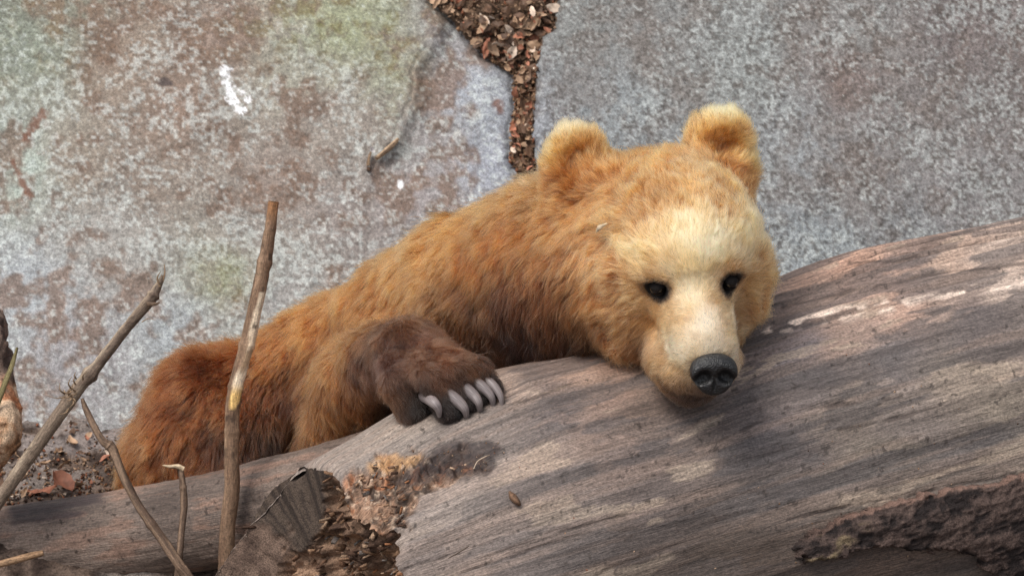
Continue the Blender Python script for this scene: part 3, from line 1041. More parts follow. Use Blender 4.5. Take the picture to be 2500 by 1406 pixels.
def rot_axes(a, b):
    """orthonormal axes: third along a, second near b"""
    a = np.asarray(a, float) / np.linalg.norm(a)
    b = np.asarray(b, float) - a * (np.dot(a, b))
    b /= np.linalg.norm(b)
    return np.stack([np.cross(b, a), b, a], 1)

# toes: knuckle, toe end, claw tip
TOES = [((966, 932), (1010, 1000), 40), ((1046, 925), (1094, 1002), 32), ((1098, 910), (1143, 980), 28), ((1138, 900), (1178, 962), 25), ((1168, 896), (1208, 950), 21)]
def _tz(px, py, off):
    return trunk_z_at(px, py) + off

EYES = [U(1607, 702, 0), U(1782, 689, 0)]

def head_sdf(P):
    Q = to_head(P)
    O3 = np.zeros(3)
    def e(c, r):
        return sd_ell(Q, np.array(c, float), r)
    def c_(a, ra, b, rb):
        return sd_cap(Q, np.array(a, float), ra, np.array(b, float), rb)
    d = e((0, 0.018, -0.110), (0.099, 0.088, 0.115))
    d = smin(d, e((0, 0.030, -0.045), (0.080, 0.050, 0.060)), 0.04)
    for sx in (-1, 1):
        d = smin(d, e((sx * 0.066, -0.050, -0.105), (0.062, 0.080, 0.088)), 0.045)
        d = smin(d, e((sx * 0.048, 0.018, -0.012), (0.027, 0.014, 0.024)), 0.022)
    d = smin(d, c_((0, -0.020, -0.035), 0.054, (0, -0.056, 0.070), 0.048), 0.026)
    d = smin(d, e((0, -0.090, 0.045), (0.060, 0.037, 0.070)), 0.014)
    d = smin(d, e((-0.030, -0.100, 0.040), (0.033, 0.028, 0.058)), 0.02)
    d = smin(d, c_((0, -0.105, -0.07), 0.070, (-0.008, -0.125, 0.055), 0.032), 0.03)
    d = smin(d, e((0.050, -0.100, -0.070), (0.046, 0.052, 0.050)), 0.03)
    d = smin(d, e((-0.058, -0.105, -0.070), (0.050, 0.050, 0.050)), 0.03)
    # eye sockets
    for E_ in (EL, ER):
        d = smax(d, -(np.linalg.norm(P - E_, axis=1) - 0.0120), 0.010)
    return d

def ear_sdf(P, c, w, hgt, th, upd, face, dish):
    M = rot_axes(face, upd)
    d = sd_ell(P, c, (w, hgt, th), M)
    d2 = sd_ell(P, c + M[:, 2] * dish + M[:, 1] * (-0.004), (w * 0.80, hgt * 0.86, th * 0.95), M)
    return smax(d, -d2, 0.012)

def body_groups(P):
    g = {}
    c = lambda a, ra, b, rb: sd_cap(P, U(*a), ra * K, U(*b), rb * K)
    head = head_sdf(P)
    # ears
    e1 = ear_sdf(P, U(1410, 405, 0.20), 0.040, 0.056, 0.034, np.array([-0.30, 0.9, 0.0]), np.array([0.15, -0.1, 1.0]), 0.040)
    e1 = smin(e1, c((1455, 430, 0.20), 50, (1545, 490, 0.21), 66), 0.03)
    e2 = ear_sdf(P, U(1756, 366, 0.17), 0.044, 0.056, 0.034, np.array([0.12, 0.95, 0.0]), np.array([0.12, -0.2, 1.0]), 0.040)
    e2 = smin(e2, c((1740, 430, 0.17), 56, (1700, 480, 0.19), 60), 0.03)
    head = smin(head, c((1490, 455, 0.20), 60, (1680, 436, 0.20), 56), 0.04)
    e1 = smin(e1, c((1385, 455, 0.19), 42, (1410, 540, 0.18), 70), 0.03)
    e2 = smin(e2, c((1795, 425, 0.17), 34, (1770, 480, 0.19), 48), 0.03)
    g['head'] = head
    g['ear'] = np.minimum(e1, e2)
    # neck and trunk
    t = c((1560, 600, 0.17), 165, (1370, 660, 0.02), 205)
    t = smin(t, c((1370, 660, 0.02), 200, (1150, 735, -0.10), 180), 0.05)
    t = smin(t, c((1150, 735, -0.10), 180, (1010, 800, -0.18), 158), 0.05)
    t = smin(t, c((1010, 800, -0.18), 158, (840, 890, -0.28), 138), 0.05)
    t = smin(t, c((840, 890, -0.28), 148, (660, 990, -0.36), 140), 0.05)
    t = smin(t, c((1430, 760, 0.10), 120, (1330, 800, 0.03), 120), 0.06)     # chest beside the cheek
    t = smin(t, c((1480, 660, 0.20), 135, (1350, 690, 0.09), 165), 0.05)
    t = smin(t, c((1000, 930, -0.12), 130, (860, 990, -0.20), 120), 0.05)     # belly
    g['torso'] = t
    h = c((650, 985, -0.35), 128, (520, 985, -0.34), 112)
    h = smin(h, c((500, 1000, -0.33), 112, (430, 1110, -0.34), 100), 0.05)
    h = smin(h, c((430, 1110, -0.34), 100, (380, 1220, -0.36), 104), 0.05)
    h = smin(h, c((600, 1060, -0.28), 90, (560, 1180, -0.28), 80), 0.05)
    g['hind'] = h
    # near foreleg: shoulder, elbow, wrist
    a = c((1200, 740, 0.00), 130, (985, 880, -0.06), 105)
    a = smin(a, c((870, 960, -0.04), 88, (800, 1080, -0.08), 62), 0.04)
    a = smin(a, c((880, 930, -0.03), 88, (960, 880, 0.10), 80), 0.04)
    g['arm'] = a
    zk = _tz(1075, 985, 0)
    p = c((930, 885, 0.06), 84, (1000, 868, 0.17), 74)
    p = smin(p, c((1000, 868, 0.17), 72, (1090, 905, zk - 0.03), 56), 0.03)
    for (k0, k1, r) in TOES:
        zt = _tz(k1[0], k1[1] + 22, 0.0)
        kn = U(*k0, zt + 0.020)
        p = smin(p, sd_cap(P, U(985 + 0.25 * (k0[0] - 985), 880, 0.19), 50 * K, kn, r * 0.9 * K), 0.012)
        p = smin(p, sd_cap(P, kn, r * 0.85 * K, U(*k1, zt + 0.012), r * 1.0 * K), 0.005)
    for (a_, b_) in zip(TOES[:-1], TOES[1:]):
        m0 = (np.array(a_[0]) + np.array(b_[0])) / 2 + np.array([4, 8])
        m1 = (np.array(a_[1]) + np.array(b_[1])) / 2
        zt = (_tz(a_[1][0], a_[1][1] + 22, 0) + _tz(b_[1][0], b_[1][1] + 22, 0)) / 2 + 0.020
        p = smax(p, -sd_cap(P, U(*m0, zt + 0.012), 4 * K, U(*m1, zt + 0.010), 7 * K), 0.006)
    g['paw'] = p
    return g

def eye_centres():
    out = []
    # march along the ray of each eye pixel onto the head
    for px, py in ((1607, 703), (1781, 690)):
        zs = np.linspace(0.6, 0.05, 800)
        P = np.array([U(px, py, z) for z in zs])
        d = head_sdf(P)
        i = np.argmax(d < 0)
        out.append(U(px, py, zs[i] - 0.010))
    return out
EL = ER = np.array([9.0, 9, 9])
EL, ER = eye_centres()

def bear_sdf(P):
    g = body_groups(P)
    hind = smin(g['torso'], g['hind'], 0.045)
    d = smin(hind, g['arm'], 0.030)
    d = smin(d, g['head'], 0.035)
    d = smin(d, g['ear'], 0.020)
    d = smin(d, g['paw'], 0.014)
    return d, g

def sample_sdf(fn, lo, hi, h, blk=5, slack=1.9):
    """distance field on a grid, evaluated finely only near the surface"""
    nb = np.ceil((hi - lo) / (h * blk)).astype(int)
    n = nb * blk
    B = np.stack(np.meshgrid(*[np.arange(k) for k in nb], indexing='ij'), -1).reshape(-1, 3)
    cen = lo + (B + 0.5) * h * blk - h * 0.5
    dc = fn(cen)
    near = np.abs(dc) < h * blk * 0.87 * slack
    D = np.repeat(np.repeat(np.repeat(dc.reshape(nb), blk, 0), blk, 1), blk, 2).astype(np.float32)
    off = np.stack(np.meshgrid(*[np.arange(blk)] * 3, indexing='ij'), -1).reshape(-1, 3)
    I = (B[near][:, None, :] * blk + off[None]).reshape(-1, 3)
    D[I[:, 0], I[:, 1], I[:, 2]] = fn(lo + I * h)
    return D

def bear_mesh():
    h = 0.0048
    lo = np.array([-0.66, -0.44, -0.56])
    hi = np.array([0.46, 0.30, 0.56])
    D = sample_sdf(lambda P: bear_sdf(P)[0], lo, hi, h)
    V, F = surface_nets(D, lo, h)
    V = smooth_mesh(V, F, 2, 0.5)
    return V, F
BV, BF = bear_mesh()
BN = vnormals(BV, BF)
_g0 = bear_sdf(BV)[1]
_tor = sst(0.0, 0.03, np.minimum(_g0['paw'], np.minimum(_g0['head'], _g0['ear'])))
_fold = 0.0055 * fbm(BV * np.array([17, 13, 15]), 391, 3) + 0.0035 * fbm(BV * 42, 393, 2)
_chk = (1 - _tor) * sst(-0.02, -0.08, to_head(BV)[:, 2]) * 0.0030 * fbm(BV * 38, 395, 2)
BV = BV + BN * (_fold * _tor + _chk)[:, None]
BN = vnormals(BV, BF)
_g = bear_sdf(BV)[1]
_names = ['head', 'ear', 'torso', 'hind', 'arm', 'paw']
BG = np.stack([_g[k] for k in _names], 1)

bear = add('brown_bear', None, label='golden brown bear resting its chin and one paw on the fallen trunk', cat='bear', loc=TW(U(900, 1190, -0.2)[None])[0])
# ---- nose pad
NC = HL(0.005, -0.061, 0.128)
NM = rot_axes(np.array([0.10, -0.12, 1.0]), HU)
def nose_sdf(P):
    q = (P - NC) @ NM / 0.94
    e = lambda c, r: sd_ell(q, np.array(c, float), r)
    d = e((0, 0.008, -0.004), (0.0335, 0.021, 0.021))
    d = smin(d, e((0, -0.014, 0.0), (0.024, 0.020, 0.016)), 0.010)
    for s in (-1, 1):
        d = smin(d, e((s * 0.021, -0.002, 0.002), (0.013, 0.015, 0.014)), 0.008)
    d = smin(d, e((0, 0.0, -0.018), (0.029, 0.022, 0.020)), 0.008)
    # flat front below the rounded top
    fr = (q[:, 2] * 0.93 - (q[:, 1] - 0.004) * 0.36) - 0.0135
    d = smax(d, fr, 0.006)
    for s in (-1, 1):
        d = smax(d, -e((s * 0.0150, -0.005, 0.011), (0.0105, 0.0095, 0.015)), 0.007)
        d = smax(d, -e((s * 0.0235, -0.010, 0.010), (0.010, 0.0055, 0.012)), 0.006)
    d = smax(d, -e((0, -0.022, 0.012), (0.0014, 0.016, 0.010)), 0.004)
    d = d * 0.94
    return d
D = sample_sdf(nose_sdf, NC - 0.045, NC + 0.045, 0.0012, 5, 2.0)
NV, NF = surface_nets(D, NC - 0.045, 0.0012)
NV = smooth_mesh(NV, NF, 2, 0.5)
m, nt, b = new_mat('nose_leather')
tc = nt.nodes.new('ShaderNodeTexCoord').outputs['Object']
vo = nt.nodes.new('ShaderNodeTexVoronoi')
vo.inputs['Scale'].default_value = 450
nt.links.new(tc, vo.inputs['Vector'])
nn = noise_node(nt, tc, 90, 3)
rc = ramp(nt, nn.outputs[0], [(0.3, (0.004, 0.004, 0.004)), (0.7, (0.009, 0.008, 0.009))])
nt.links.new(rc.outputs[0], b.inputs['Base Color'])
b.inputs['Roughness'].default_value = 0.42
b.inputs['Specular IOR Level'].default_value = 0.55
nt.links.new(bump(nt, vo.outputs['Distance'], 0.9, 0.0012), b.inputs['Normal'])
M_NOSE = m
thing_mesh('nose', TW(NV), NF, M_NOSE, parent=bear, label='black leathery nose with open nostrils')

# ---- eyes: ball and two lids
def sphere_patch(c, r, M, th0, th1, nlat=20, nlon=40):
    th = np.linspace(th0, th1, nlat)
    ph = np.linspace(0, 2 * np.pi, nlon, endpoint=False)
    T, Pp = np.meshgrid(th, ph, indexing='ij')
    q = np.stack([np.sin(T) * np.cos(Pp), np.cos(T), np.sin(T) * np.sin(Pp)], -1).reshape(-1, 3) * r
    return c + q @ M.T, grid_faces(nlat, nlon, True)
m, nt, b = new_mat('eye_ball')
b.inputs['Base Color'].default_value = (0.006, 0.004, 0.003, 1)
b.inputs['Roughness'].default_value = 0.08
b.inputs['Specular IOR Level'].default_value = 0.5
M_EYE = m
m, nt, b = new_mat('eye_lid')
tc = nt.nodes.new('ShaderNodeTexCoord').outputs['Object']
nn = noise_node(nt, tc, 500, 3)
rc = ramp(nt, nn.outputs[0], [(0.3, (0.006, 0.005, 0.005)), (0.7, (0.016, 0.013, 0.012))])
nt.links.new(rc.outputs[0], b.inputs['Base Color'])
b.inputs['Roughness'].default_value = 0.75
b.inputs['Specular IOR Level'].default_value = 0.12
nt.links.new(bump(nt, nn.outputs[0], 0.5, 0.0006), b.inputs['Normal'])
M_LID = m
for E_, sg in ((EL, -1), (ER, 1)):
    c = E_ - HF * 0.002
    tilt = 0.16 * sg
    upv = HU * math.cos(tilt) + HR * math.sin(tilt)
    M = rot_axes(HF + np.array([0.0, 0.25, 0.25]), upv)
    V, F = sphere_patch(c, 0.0116, M, 0.001, math.pi - 0.001, 24, 36)
    eye = thing_mesh('eye', TW(V), F[:, ::-1], M_EYE, parent=bear)
    # lids: spherical shells closing over the top and the bottom of the ball
    V1, F1 = sphere_patch(c, 0.0123, rot_axes(M[:, 2] * 0.95 - M[:, 1] * 0.30, M[:, 1] + M[:, 2] * 0.30), 0.001, 1.28)
    V2, F2 = sphere_patch(c, 0.0123, rot_axes(M[:, 2], M[:, 1]), math.pi - 1.10, math.pi - 0.001)
    thing_mesh('eyelid', TW(V1), F1[:, ::-1], M_LID, parent=bear)
    thing_mesh('eyelid', TW(V2), F2[:, ::-1], M_LID, parent=bear)

# ---- claws
m, nt, b = new_mat('claw_horn')
gcn = attr(nt, 'gc').outputs['Vector']
v = vmap(nt, gcn, (60, 900, 1))
nn = noise_node(nt, v, 1, 4)
rc = ramp(nt, nn.outputs[0], [(0.3, tuple(lin(92, 84, 82))), (0.55, tuple(lin(130, 120, 119))), (0.75, tuple(lin(152, 142, 140)))])
sx_ = nt.nodes.new('ShaderNodeSeparateXYZ')
nt.links.new(gcn, sx_.inputs[0])
rl = ramp(nt, sx_.outputs[0], [(0.0, (0.35, 0.33, 0.33)), (0.012, (0.8, 0.8, 0.8)), (0.03, (1, 1, 1))])
nt.links.new(mul(nt, rc.outputs[0], rl.outputs[0]), b.inputs['Base Color'])
b.inputs['Roughness'].default_value = 0.48
nt.links.new(bump(nt, nn.outputs[0], 0.3, 0.0006), b.inputs['Normal'])
M_CLAW = m
CLAWS = [((1030, 962), (1056, 980), (1073, 1016), 15), ((1092, 960), (1120, 982), (1139, 1020), 16), ((1134, 946), (1157, 966), (1171, 1006), 15),
         ((1160, 930), (1185, 951), (1205, 993), 14), ((1184, 924), (1208, 945), (1226, 993), 12)]
def bear_z(px, py):
    zs_ = np.linspace(0.55, -0.55, 500)
    Pq = np.array([U(px, py, z) for z in zs_])
    d = bear_sdf(Pq)[0]
    return zs_[np.argmax(d < 0)] if (d < 0).any() else -9.0
for (p0, p1, p2, w) in CLAWS:
    pm = 0.45 * np.array(p1) + 0.55 * np.array(p2) + np.array([4, -4])
    top = lambda q_, o1, o2: max(bear_z(*q_) + o1, _tz(q_[0], q_[1], o2))
    z0, z1, zm, z2 = bear_z(*p0) - 0.006, bear_z(*p1) + 0.006, top(pm, 0.012, 0.014), top(p2, 0.006, 0.006)
    zm = max(zm, 0.5 * (z1 + z2) + 0.003)
    C = catmull([U(*p0, z0), U(*p1, z1), U(*pm, zm), U(*p2, z2)], 26)
    t = np.linspace(0, 1, 26)
    V, F, uu, pp = tube(C, w * K * (1 - 0.70 * t ** 1.7), 16, True)
    thing_mesh('claw', TW(V), F, M_CLAW, parent=bear, attrs={'gc': np.stack([uu, pp * 0.006, 0 * uu], 1)})

# ------------------------------------------------------------------ fur
# photo x, y, tip colour (sRGB), length in mm, comb direction on the picture, lift
HEAD_F = [(1725, 790, 226, 206, 178, 7, -.1, -1, .16), (1735, 845, 218, 198, 170, 5, -.1, -1, .14), (1660, 840, 222, 192, 154, 8, -.8, -.3, .16), (1625, 900, 186, 146, 104, 10, -.8, .1, .2), (1640, 962, 116, 88, 64, 10, -.6, .5, .3),
          (1700, 972, 66, 54, 48, 8, 0, 1, .4), (1750, 980, 56, 46, 42, 8, .1, 1, .4), (1665, 975, 80, 62, 50, 9, -.3, .9, .4), (1720, 990, 50, 42, 38, 8, 0, 1, .4), (1795, 968, 110, 88, 72, 8, .4, .9, .3), (1800, 900, 206, 172, 138, 8, .6, -.2, .2), (1798, 830, 206, 160, 112, 8, .6, -.4, .2), (1690, 700, 240, 214, 174, 9, -.15, -1, .2),
          (1700, 620, 244, 220, 180, 16, -.1, -1, .26), (1690, 540, 244, 212, 164, 22, -.15, -1, .3), (1660, 470, 206, 160, 104, 28, -.2, -1, .36), (1600, 400, 190, 136, 78, 34, -.2, -1, .45), (1560, 470, 190, 142, 88, 34, -.5, -.9, .45),
          (1500, 540, 196, 152, 100, 38, -.85, -.4, .36), (1570, 620, 224, 184, 132, 24, -.7, -.7, .3), (1480, 650, 206, 154, 104, 40, -1, .1, .36), (1440, 720, 194, 136, 86, 42, -.9, .4, .36), (1500, 760, 190, 136, 86, 38, -.9, .5, .33),
          (1470, 830, 128, 84, 48, 42, -.6, .8, .33), (1560, 860, 130, 88, 52, 28, -.7, .7, .3), (1590, 780, 172, 122, 76, 20, -.9, .4, .28), (1560, 700, 212, 164, 112, 22, -.95, 0, .28), (1650, 770, 206, 166, 122, 9, -.8, -.2, .2),
          (1780, 740, 206, 164, 118, 9, .7, -.3, .2), (1760, 620, 242, 212, 166, 15, .15, -1, .26), (1840, 560, 230, 190, 134, 28, .5, -.8, .34), (1780, 460, 196, 146, 90, 30, .1, -1, .4), (1870, 660, 190, 142, 90, 32, .9, -.2, .33),
          (1870, 760, 168, 114, 66, 34, .8, .5, .33), (1840, 850, 166, 112, 66, 28, .6, .8, .33), (1830, 700, 206, 156, 102, 20, .8, .1, .28), (1590, 670, 170, 124, 82, 11, -.7, -.7, .3), (1790, 655, 186, 138, 92, 10, .5, -.8, .3)]
EAR_F = [(1385, 318, 242, 210, 160, 20, -.1, -1, .6), (1350, 370, 226, 186, 130, 20, -.6, -.8, .6), (1400, 390, 150, 98, 54, 20, -.2, -1, .55), (1430, 440, 84, 50, 28, 22, .3, -.8, .5), (1370, 450, 160, 108, 62, 26, -.6, -.3, .5), (1470, 380, 214, 166, 106, 24, .3, -1, .55),
         (1530, 480, 178, 128, 78, 32, -.3, -.9, .45), (1770, 275, 240, 204, 150, 20, 0, -1, .6), (1690, 330, 214, 172, 114, 22, -.4, -.9, .6), (1760, 350, 160, 108, 58, 18, .1, -1, .55), (1825, 380, 224, 180, 122, 18, .6, -.7, .6), (1800, 430, 120, 76, 40, 20, .4, -.5, .5), (1730, 420, 176, 124, 70, 30, -.1, -1, .5)]
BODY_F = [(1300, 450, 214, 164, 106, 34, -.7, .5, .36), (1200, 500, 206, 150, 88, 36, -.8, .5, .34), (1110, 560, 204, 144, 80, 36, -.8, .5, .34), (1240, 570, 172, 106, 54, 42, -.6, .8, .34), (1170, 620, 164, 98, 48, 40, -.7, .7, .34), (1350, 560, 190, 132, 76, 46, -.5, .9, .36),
          (1400, 640, 152, 98, 54, 48, -.4, .9, .38), (1330, 680, 122, 72, 38, 48, -.3, 1, .38), (1260, 720, 100, 58, 31, 44, -.4, .9, .36), (1380, 780, 90, 54, 30, 46, -.2, 1, .38), (1250, 800, 62, 39, 25, 40, -.3, .9, .34), (1280, 860, 36, 24, 17, 36, -.3, .9, .34), (1180, 850, 58, 38, 26, 34, -.3, .9, .34), (1400, 840, 66, 42, 26, 40, -.2, 1, .34), (1150, 720, 104, 70, 42, 36, -.7, .6, .3), (1060, 750, 140, 102, 66, 34, -.7, .6, .3),  # chest entries above the log darkened to paint the gap's shade
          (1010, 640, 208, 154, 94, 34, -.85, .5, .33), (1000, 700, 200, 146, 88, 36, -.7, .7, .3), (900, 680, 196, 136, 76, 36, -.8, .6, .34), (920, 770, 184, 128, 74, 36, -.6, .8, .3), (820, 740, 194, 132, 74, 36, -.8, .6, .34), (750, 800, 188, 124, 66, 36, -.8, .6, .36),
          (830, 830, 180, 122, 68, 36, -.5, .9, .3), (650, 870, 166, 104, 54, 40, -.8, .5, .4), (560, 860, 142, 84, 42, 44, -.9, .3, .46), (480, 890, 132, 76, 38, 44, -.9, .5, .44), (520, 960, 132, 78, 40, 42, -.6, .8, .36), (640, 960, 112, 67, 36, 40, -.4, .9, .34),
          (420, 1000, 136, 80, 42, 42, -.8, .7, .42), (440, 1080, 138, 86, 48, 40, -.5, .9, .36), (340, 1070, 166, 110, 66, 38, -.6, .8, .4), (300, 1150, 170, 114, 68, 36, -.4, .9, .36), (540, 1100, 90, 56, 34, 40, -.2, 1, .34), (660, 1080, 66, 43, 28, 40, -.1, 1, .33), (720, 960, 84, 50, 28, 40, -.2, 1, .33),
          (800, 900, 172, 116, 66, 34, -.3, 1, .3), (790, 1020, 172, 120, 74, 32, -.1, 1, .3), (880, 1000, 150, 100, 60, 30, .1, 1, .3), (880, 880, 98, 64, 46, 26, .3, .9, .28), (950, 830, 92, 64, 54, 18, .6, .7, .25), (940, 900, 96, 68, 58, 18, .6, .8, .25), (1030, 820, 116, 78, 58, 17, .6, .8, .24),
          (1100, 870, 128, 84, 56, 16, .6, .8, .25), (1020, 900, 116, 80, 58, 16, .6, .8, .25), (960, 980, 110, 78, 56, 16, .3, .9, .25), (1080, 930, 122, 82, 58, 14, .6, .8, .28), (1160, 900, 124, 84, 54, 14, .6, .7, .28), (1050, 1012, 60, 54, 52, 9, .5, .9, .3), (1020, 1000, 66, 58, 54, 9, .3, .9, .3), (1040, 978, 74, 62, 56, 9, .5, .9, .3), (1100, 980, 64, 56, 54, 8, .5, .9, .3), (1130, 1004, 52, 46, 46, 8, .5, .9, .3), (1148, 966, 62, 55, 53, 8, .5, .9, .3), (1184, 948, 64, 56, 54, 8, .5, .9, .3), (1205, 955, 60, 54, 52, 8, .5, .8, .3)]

# skin below the fur takes the tone of the fur
_qb = PX(BV)
_wh = np.exp(-np.maximum(np.minimum(BG[:, 0], BG[:, 1]), -0.02) / 0.012)
_wb = np.exp(-np.maximum(BG[:, 2:].min(1), -0.02) / 0.012)
_ch = idw(_qb, np.array(HEAD_F, float)[:, :2], LIN(np.array(HEAD_F, float)[:, 2:5]), 3.0, 260.0)
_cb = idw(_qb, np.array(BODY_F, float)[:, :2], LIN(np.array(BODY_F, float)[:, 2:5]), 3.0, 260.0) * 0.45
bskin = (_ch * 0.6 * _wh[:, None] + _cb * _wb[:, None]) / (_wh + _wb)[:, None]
eyed = np.minimum(np.linalg.norm(BV - EL, axis=1), np.linalg.norm(BV - ER, axis=1))
bskin = mix(bskin, LIN([(16, 13, 13)]), sst(0.026, 0.019, eyed))
body = thing_mesh('body', TW(BV), BF, M_SKIN, parent=bear, col=bskin)

def fur_build(n_total):
    rg = np.random.default_rng(11)
    T = np.concatenate([BF[:, [0, 1, 2]], BF[:, [0, 2, 3]]])
    A = 0.5 * np.linalg.norm(np.cross(BV[T[:, 1]] - BV[T[:, 0]], BV[T[:, 2]] - BV[T[:, 0]]), axis=1)
    cen = BV[T].mean(1)
    nz = BN[T].mean(1)
    fac = np.where(nz[:, 2] < -0.35, 0.22, 1.0)
    hd = np.argmin(BG, 1)[T[:, 0]]
    fac *= np.where((hd == 0) | (hd == 1), 1.9, 1.0) * np.where(hd == 5, 1.7, 1.0)
    lh = to_head(cen)
    fac *= np.where((hd == 0) & (lh[:, 2] > -0.01) & (np.abs(lh[:, 0]) < 0.055), 2.0, 1.0)      # short dense hair on the muzzle
    w = A * fac
    ti = np.searchsorted(np.cumsum(w) / w.sum(), rg.random(n_total))
    r1, r2 = np.sqrt(rg.random(n_total)), rg.random(n_total)
    bc = np.stack([1 - r1, r1 * (1 - r2), r1 * r2], 1)[:, :, None]
    P = (BV[T[ti]] * bc).sum(1)
    N = (BN[T[ti]] * bc).sum(1)
    N /= np.linalg.norm(N, axis=1)[:, None]
    Gd = (BG[T[ti]] * bc).sum(1)
    keep = (trunk_inside(P) > -0.004)
    def eye_d(E_, sg):
        w_ = (P - E_) @ HM
        # almond: wide along a line that dips towards the nose
        a_ = w_[:, 0] * 0.97 - sg * w_[:, 1] * 0.22
        b_ = w_[:, 1] * 0.97 + sg * w_[:, 0] * 0.22
        return np.sqrt((a_ * 0.80) ** 2 + (b_ * 1.16) ** 2 + (w_[:, 2] * 0.8) ** 2)
    ed = np.minimum(eye_d(EL, -1), eye_d(ER, 1))
    keep &= ed > 0.0160 + 0.002 * rg.random(n_total)
    nq = (P - NC) @ NM
    keep &= np.linalg.norm((nq - np.array([0, -0.003, 0])) / np.array([0.035, 0.031, 0.034]), axis=1) > 1.0
    P, N, Gd, ed = P[keep], N[keep], Gd[keep], ed[keep]
    n = len(P)
    q = PX(P)
    grp = np.argmin(Gd, 1)
    ish = grp == 0
    ise = grp == 1
    # blend of head / ear / body fields by distance to each
    wh = np.exp(-Gd[:, 0] / 0.020)
    we = np.exp(-Gd[:, 1] / 0.010)
    wb = np.exp(-Gd[:, 2:].min(1) / 0.020)
    sw = wh + we + wb
    def field(tab):
        tab = np.array(tab, float)
        V = np.concatenate([LIN(tab[:, 2:5]), tab[:, 5:9]], 1)
        jig = 16 * np.stack([fbm(P * 25, 401, 3), fbm(P * 25 + 40, 403, 3)], 1)
        return idw(q + jig, tab[:, :2], V, 3.0, 260.0)
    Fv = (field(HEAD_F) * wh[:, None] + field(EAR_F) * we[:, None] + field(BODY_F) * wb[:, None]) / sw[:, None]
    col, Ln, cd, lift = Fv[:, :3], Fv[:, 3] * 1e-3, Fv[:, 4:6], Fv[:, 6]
    # comb direction in space: picture direction laid on the skin
    C3 = np.stack([cd[:, 0], -cd[:, 1], 0 * cd[:, 0]], 1)
    C3 += UPV * -0.12
    wv = np.stack([fbm(P * 38, 411 + i, 3) for i in range(3)], 1)
    wv2 = np.stack([fbm(P * 120, 421 + i, 2) for i in range(3)], 1)
    C3 = C3 / (np.linalg.norm(C3, axis=1)[:, None] + 1e-9) + 0.36 * wv + 0.28 * wv2
    C3 -= N * (C3 * N).sum(1)[:, None]
    C3 /= np.linalg.norm(C3, axis=1)[:, None] + 1e-9
    # shorter round the eyes
    Ln = Ln * (0.30 + 0.70 * sst(0.014, 0.034, ed)) * (1 - 0.2 * wh / sw)
    guard = rg.random(n) < 0.30
    Ln = Ln * np.where(guard, rg.uniform(0.85, 1.15, n), rg.uniform(0.45, 0.95, n))
    bodyk = wb / sw
    Ln = Ln * (1 - 0.14 * bodyk)
    lift = np.clip(lift * (1.2 + 0.30 * bodyk) + rg.normal(0, 0.12, n) + 0.28 * fbm(P * 48, 431, 2), 0.05, 0.95)
    # locks: hairs of a cell lean together towards its middle
    def cells(cs, seed):
        base = np.floor(P / cs).astype(np.int32)
        best = np.full(n, 9.0, np.float32)
        ctr = np.zeros((n, 3), np.float32)
        for dx in (-1, 0, 1):
            for dy in (-1, 0, 1):
                for dz in (-1, 0, 1):
                    cc = base + np.array([dx, dy, dz], np.int32)
                    u = cc.view(np.uint32)
                    hsh = u[:, 0] * np.uint32(374761393) + u[:, 1] * np.uint32(668265263) + u[:, 2] * np.uint32(2147483589)
                    j = np.stack([_hash(hsh, seed + k).astype(np.float32) / 16777216.0 for k in range(3)], 1)
                    pt = (cc + j) * np.float32(cs)
                    d = ((pt - P) ** 2).sum(1)
                    m_ = d < best
                    best = np.where(m_, d, best)
                    ctr[m_] = pt[m_]
        to = ctr - P
        to -= N * (to * N).sum(1)[:, None]
        return ctr, to
    ctr, to1 = cells(0.0052, 900)
    ctr2, to2 = cells(0.017, 940)
    long_ = sst(0.008, 0.026, Ln)
    cl1 = np.clip(0.72 + 0.25 * fbm(P * 20, 441, 2), 0.2, 0.95) * sst(0.008, 0.024, Ln)
    cl2 = np.clip(0.50 + 0.32 * fbm(P * 12, 443, 2), 0.0, 0.7) * long_
    toC = to1 * cl1[:, None] + to2 * cl2[:, None]
    # every lock has its own lean
    lk = np.stack([vn(ctr * 190, 461 + i) for i in range(3)], 1)
    C3 = C3 + 0.42 * lk
    C3 -= N * (C3 * N).sum(1)[:, None]
    C3 /= np.linalg.norm(C3, axis=1)[:, None] + 1e-9
    Ln = Ln * (1 + 0.18 * vn(ctr * 230, 471))
    lift = np.clip(lift + 0.20 * vn(ctr2 * 60, 473) * long_, 0.05, 0.95)
    # stray hairs
    fly = rg.random(n) < 0.03
    lift = np.where(fly, np.clip(lift + 0.35, 0, 0.95), lift)
    Ln = np.where(fly, Ln * 1.2, Ln)
    toC[fly] = 0
    nk = 6
    t = np.linspace(0, 1, nk)
    curl = rg.normal(0, 1, (n, 3))
    curl -= N * (curl * N).sum(1)[:, None]
    pts = np.empty((n, nk, 3), np.float32)
    a = lift[:, None]
    for i, tt in enumerate(t):
        up = a * (tt - 0.42 * tt * tt) * 1.25
        al = np.sqrt(np.maximum(1 - a * a, 0)) * (0.35 * tt + 0.65 * tt * tt) * (1 - 0.25 * a) + 0.10 * tt
        p = P + Ln[:, None] * (N * up + C3 * al) + toC * tt ** 1.5 + curl * (Ln * 0.09 * tt * tt)[:, None]
        p = p - UPV * (Ln * 0.08 * tt * tt)[:, None]
        # lie on the log, do not sink into it
        d = trunk_inside(p)
        bad = (d < 0.002) & (d > -0.2)
        if bad.any():
            s = (p[bad] - A0) @ AX
            foot = A0 + s[:, None] * AX
            rv = p[bad] - foot
            rv /= np.linalg.norm(rv, axis=1)[:, None]
            p[bad] = foot + rv * (trunk_R(s) + 0.002 + 0.003 * rg.random(bad.sum()))[:, None]
        pts[:, i] = p
    # per hair colour
    lock = vn(ctr * 210, 451) * 0.7 + fbm(ctr2 * 40, 455, 2) * 0.8
    big = fbm(P * 9, 453, 3)
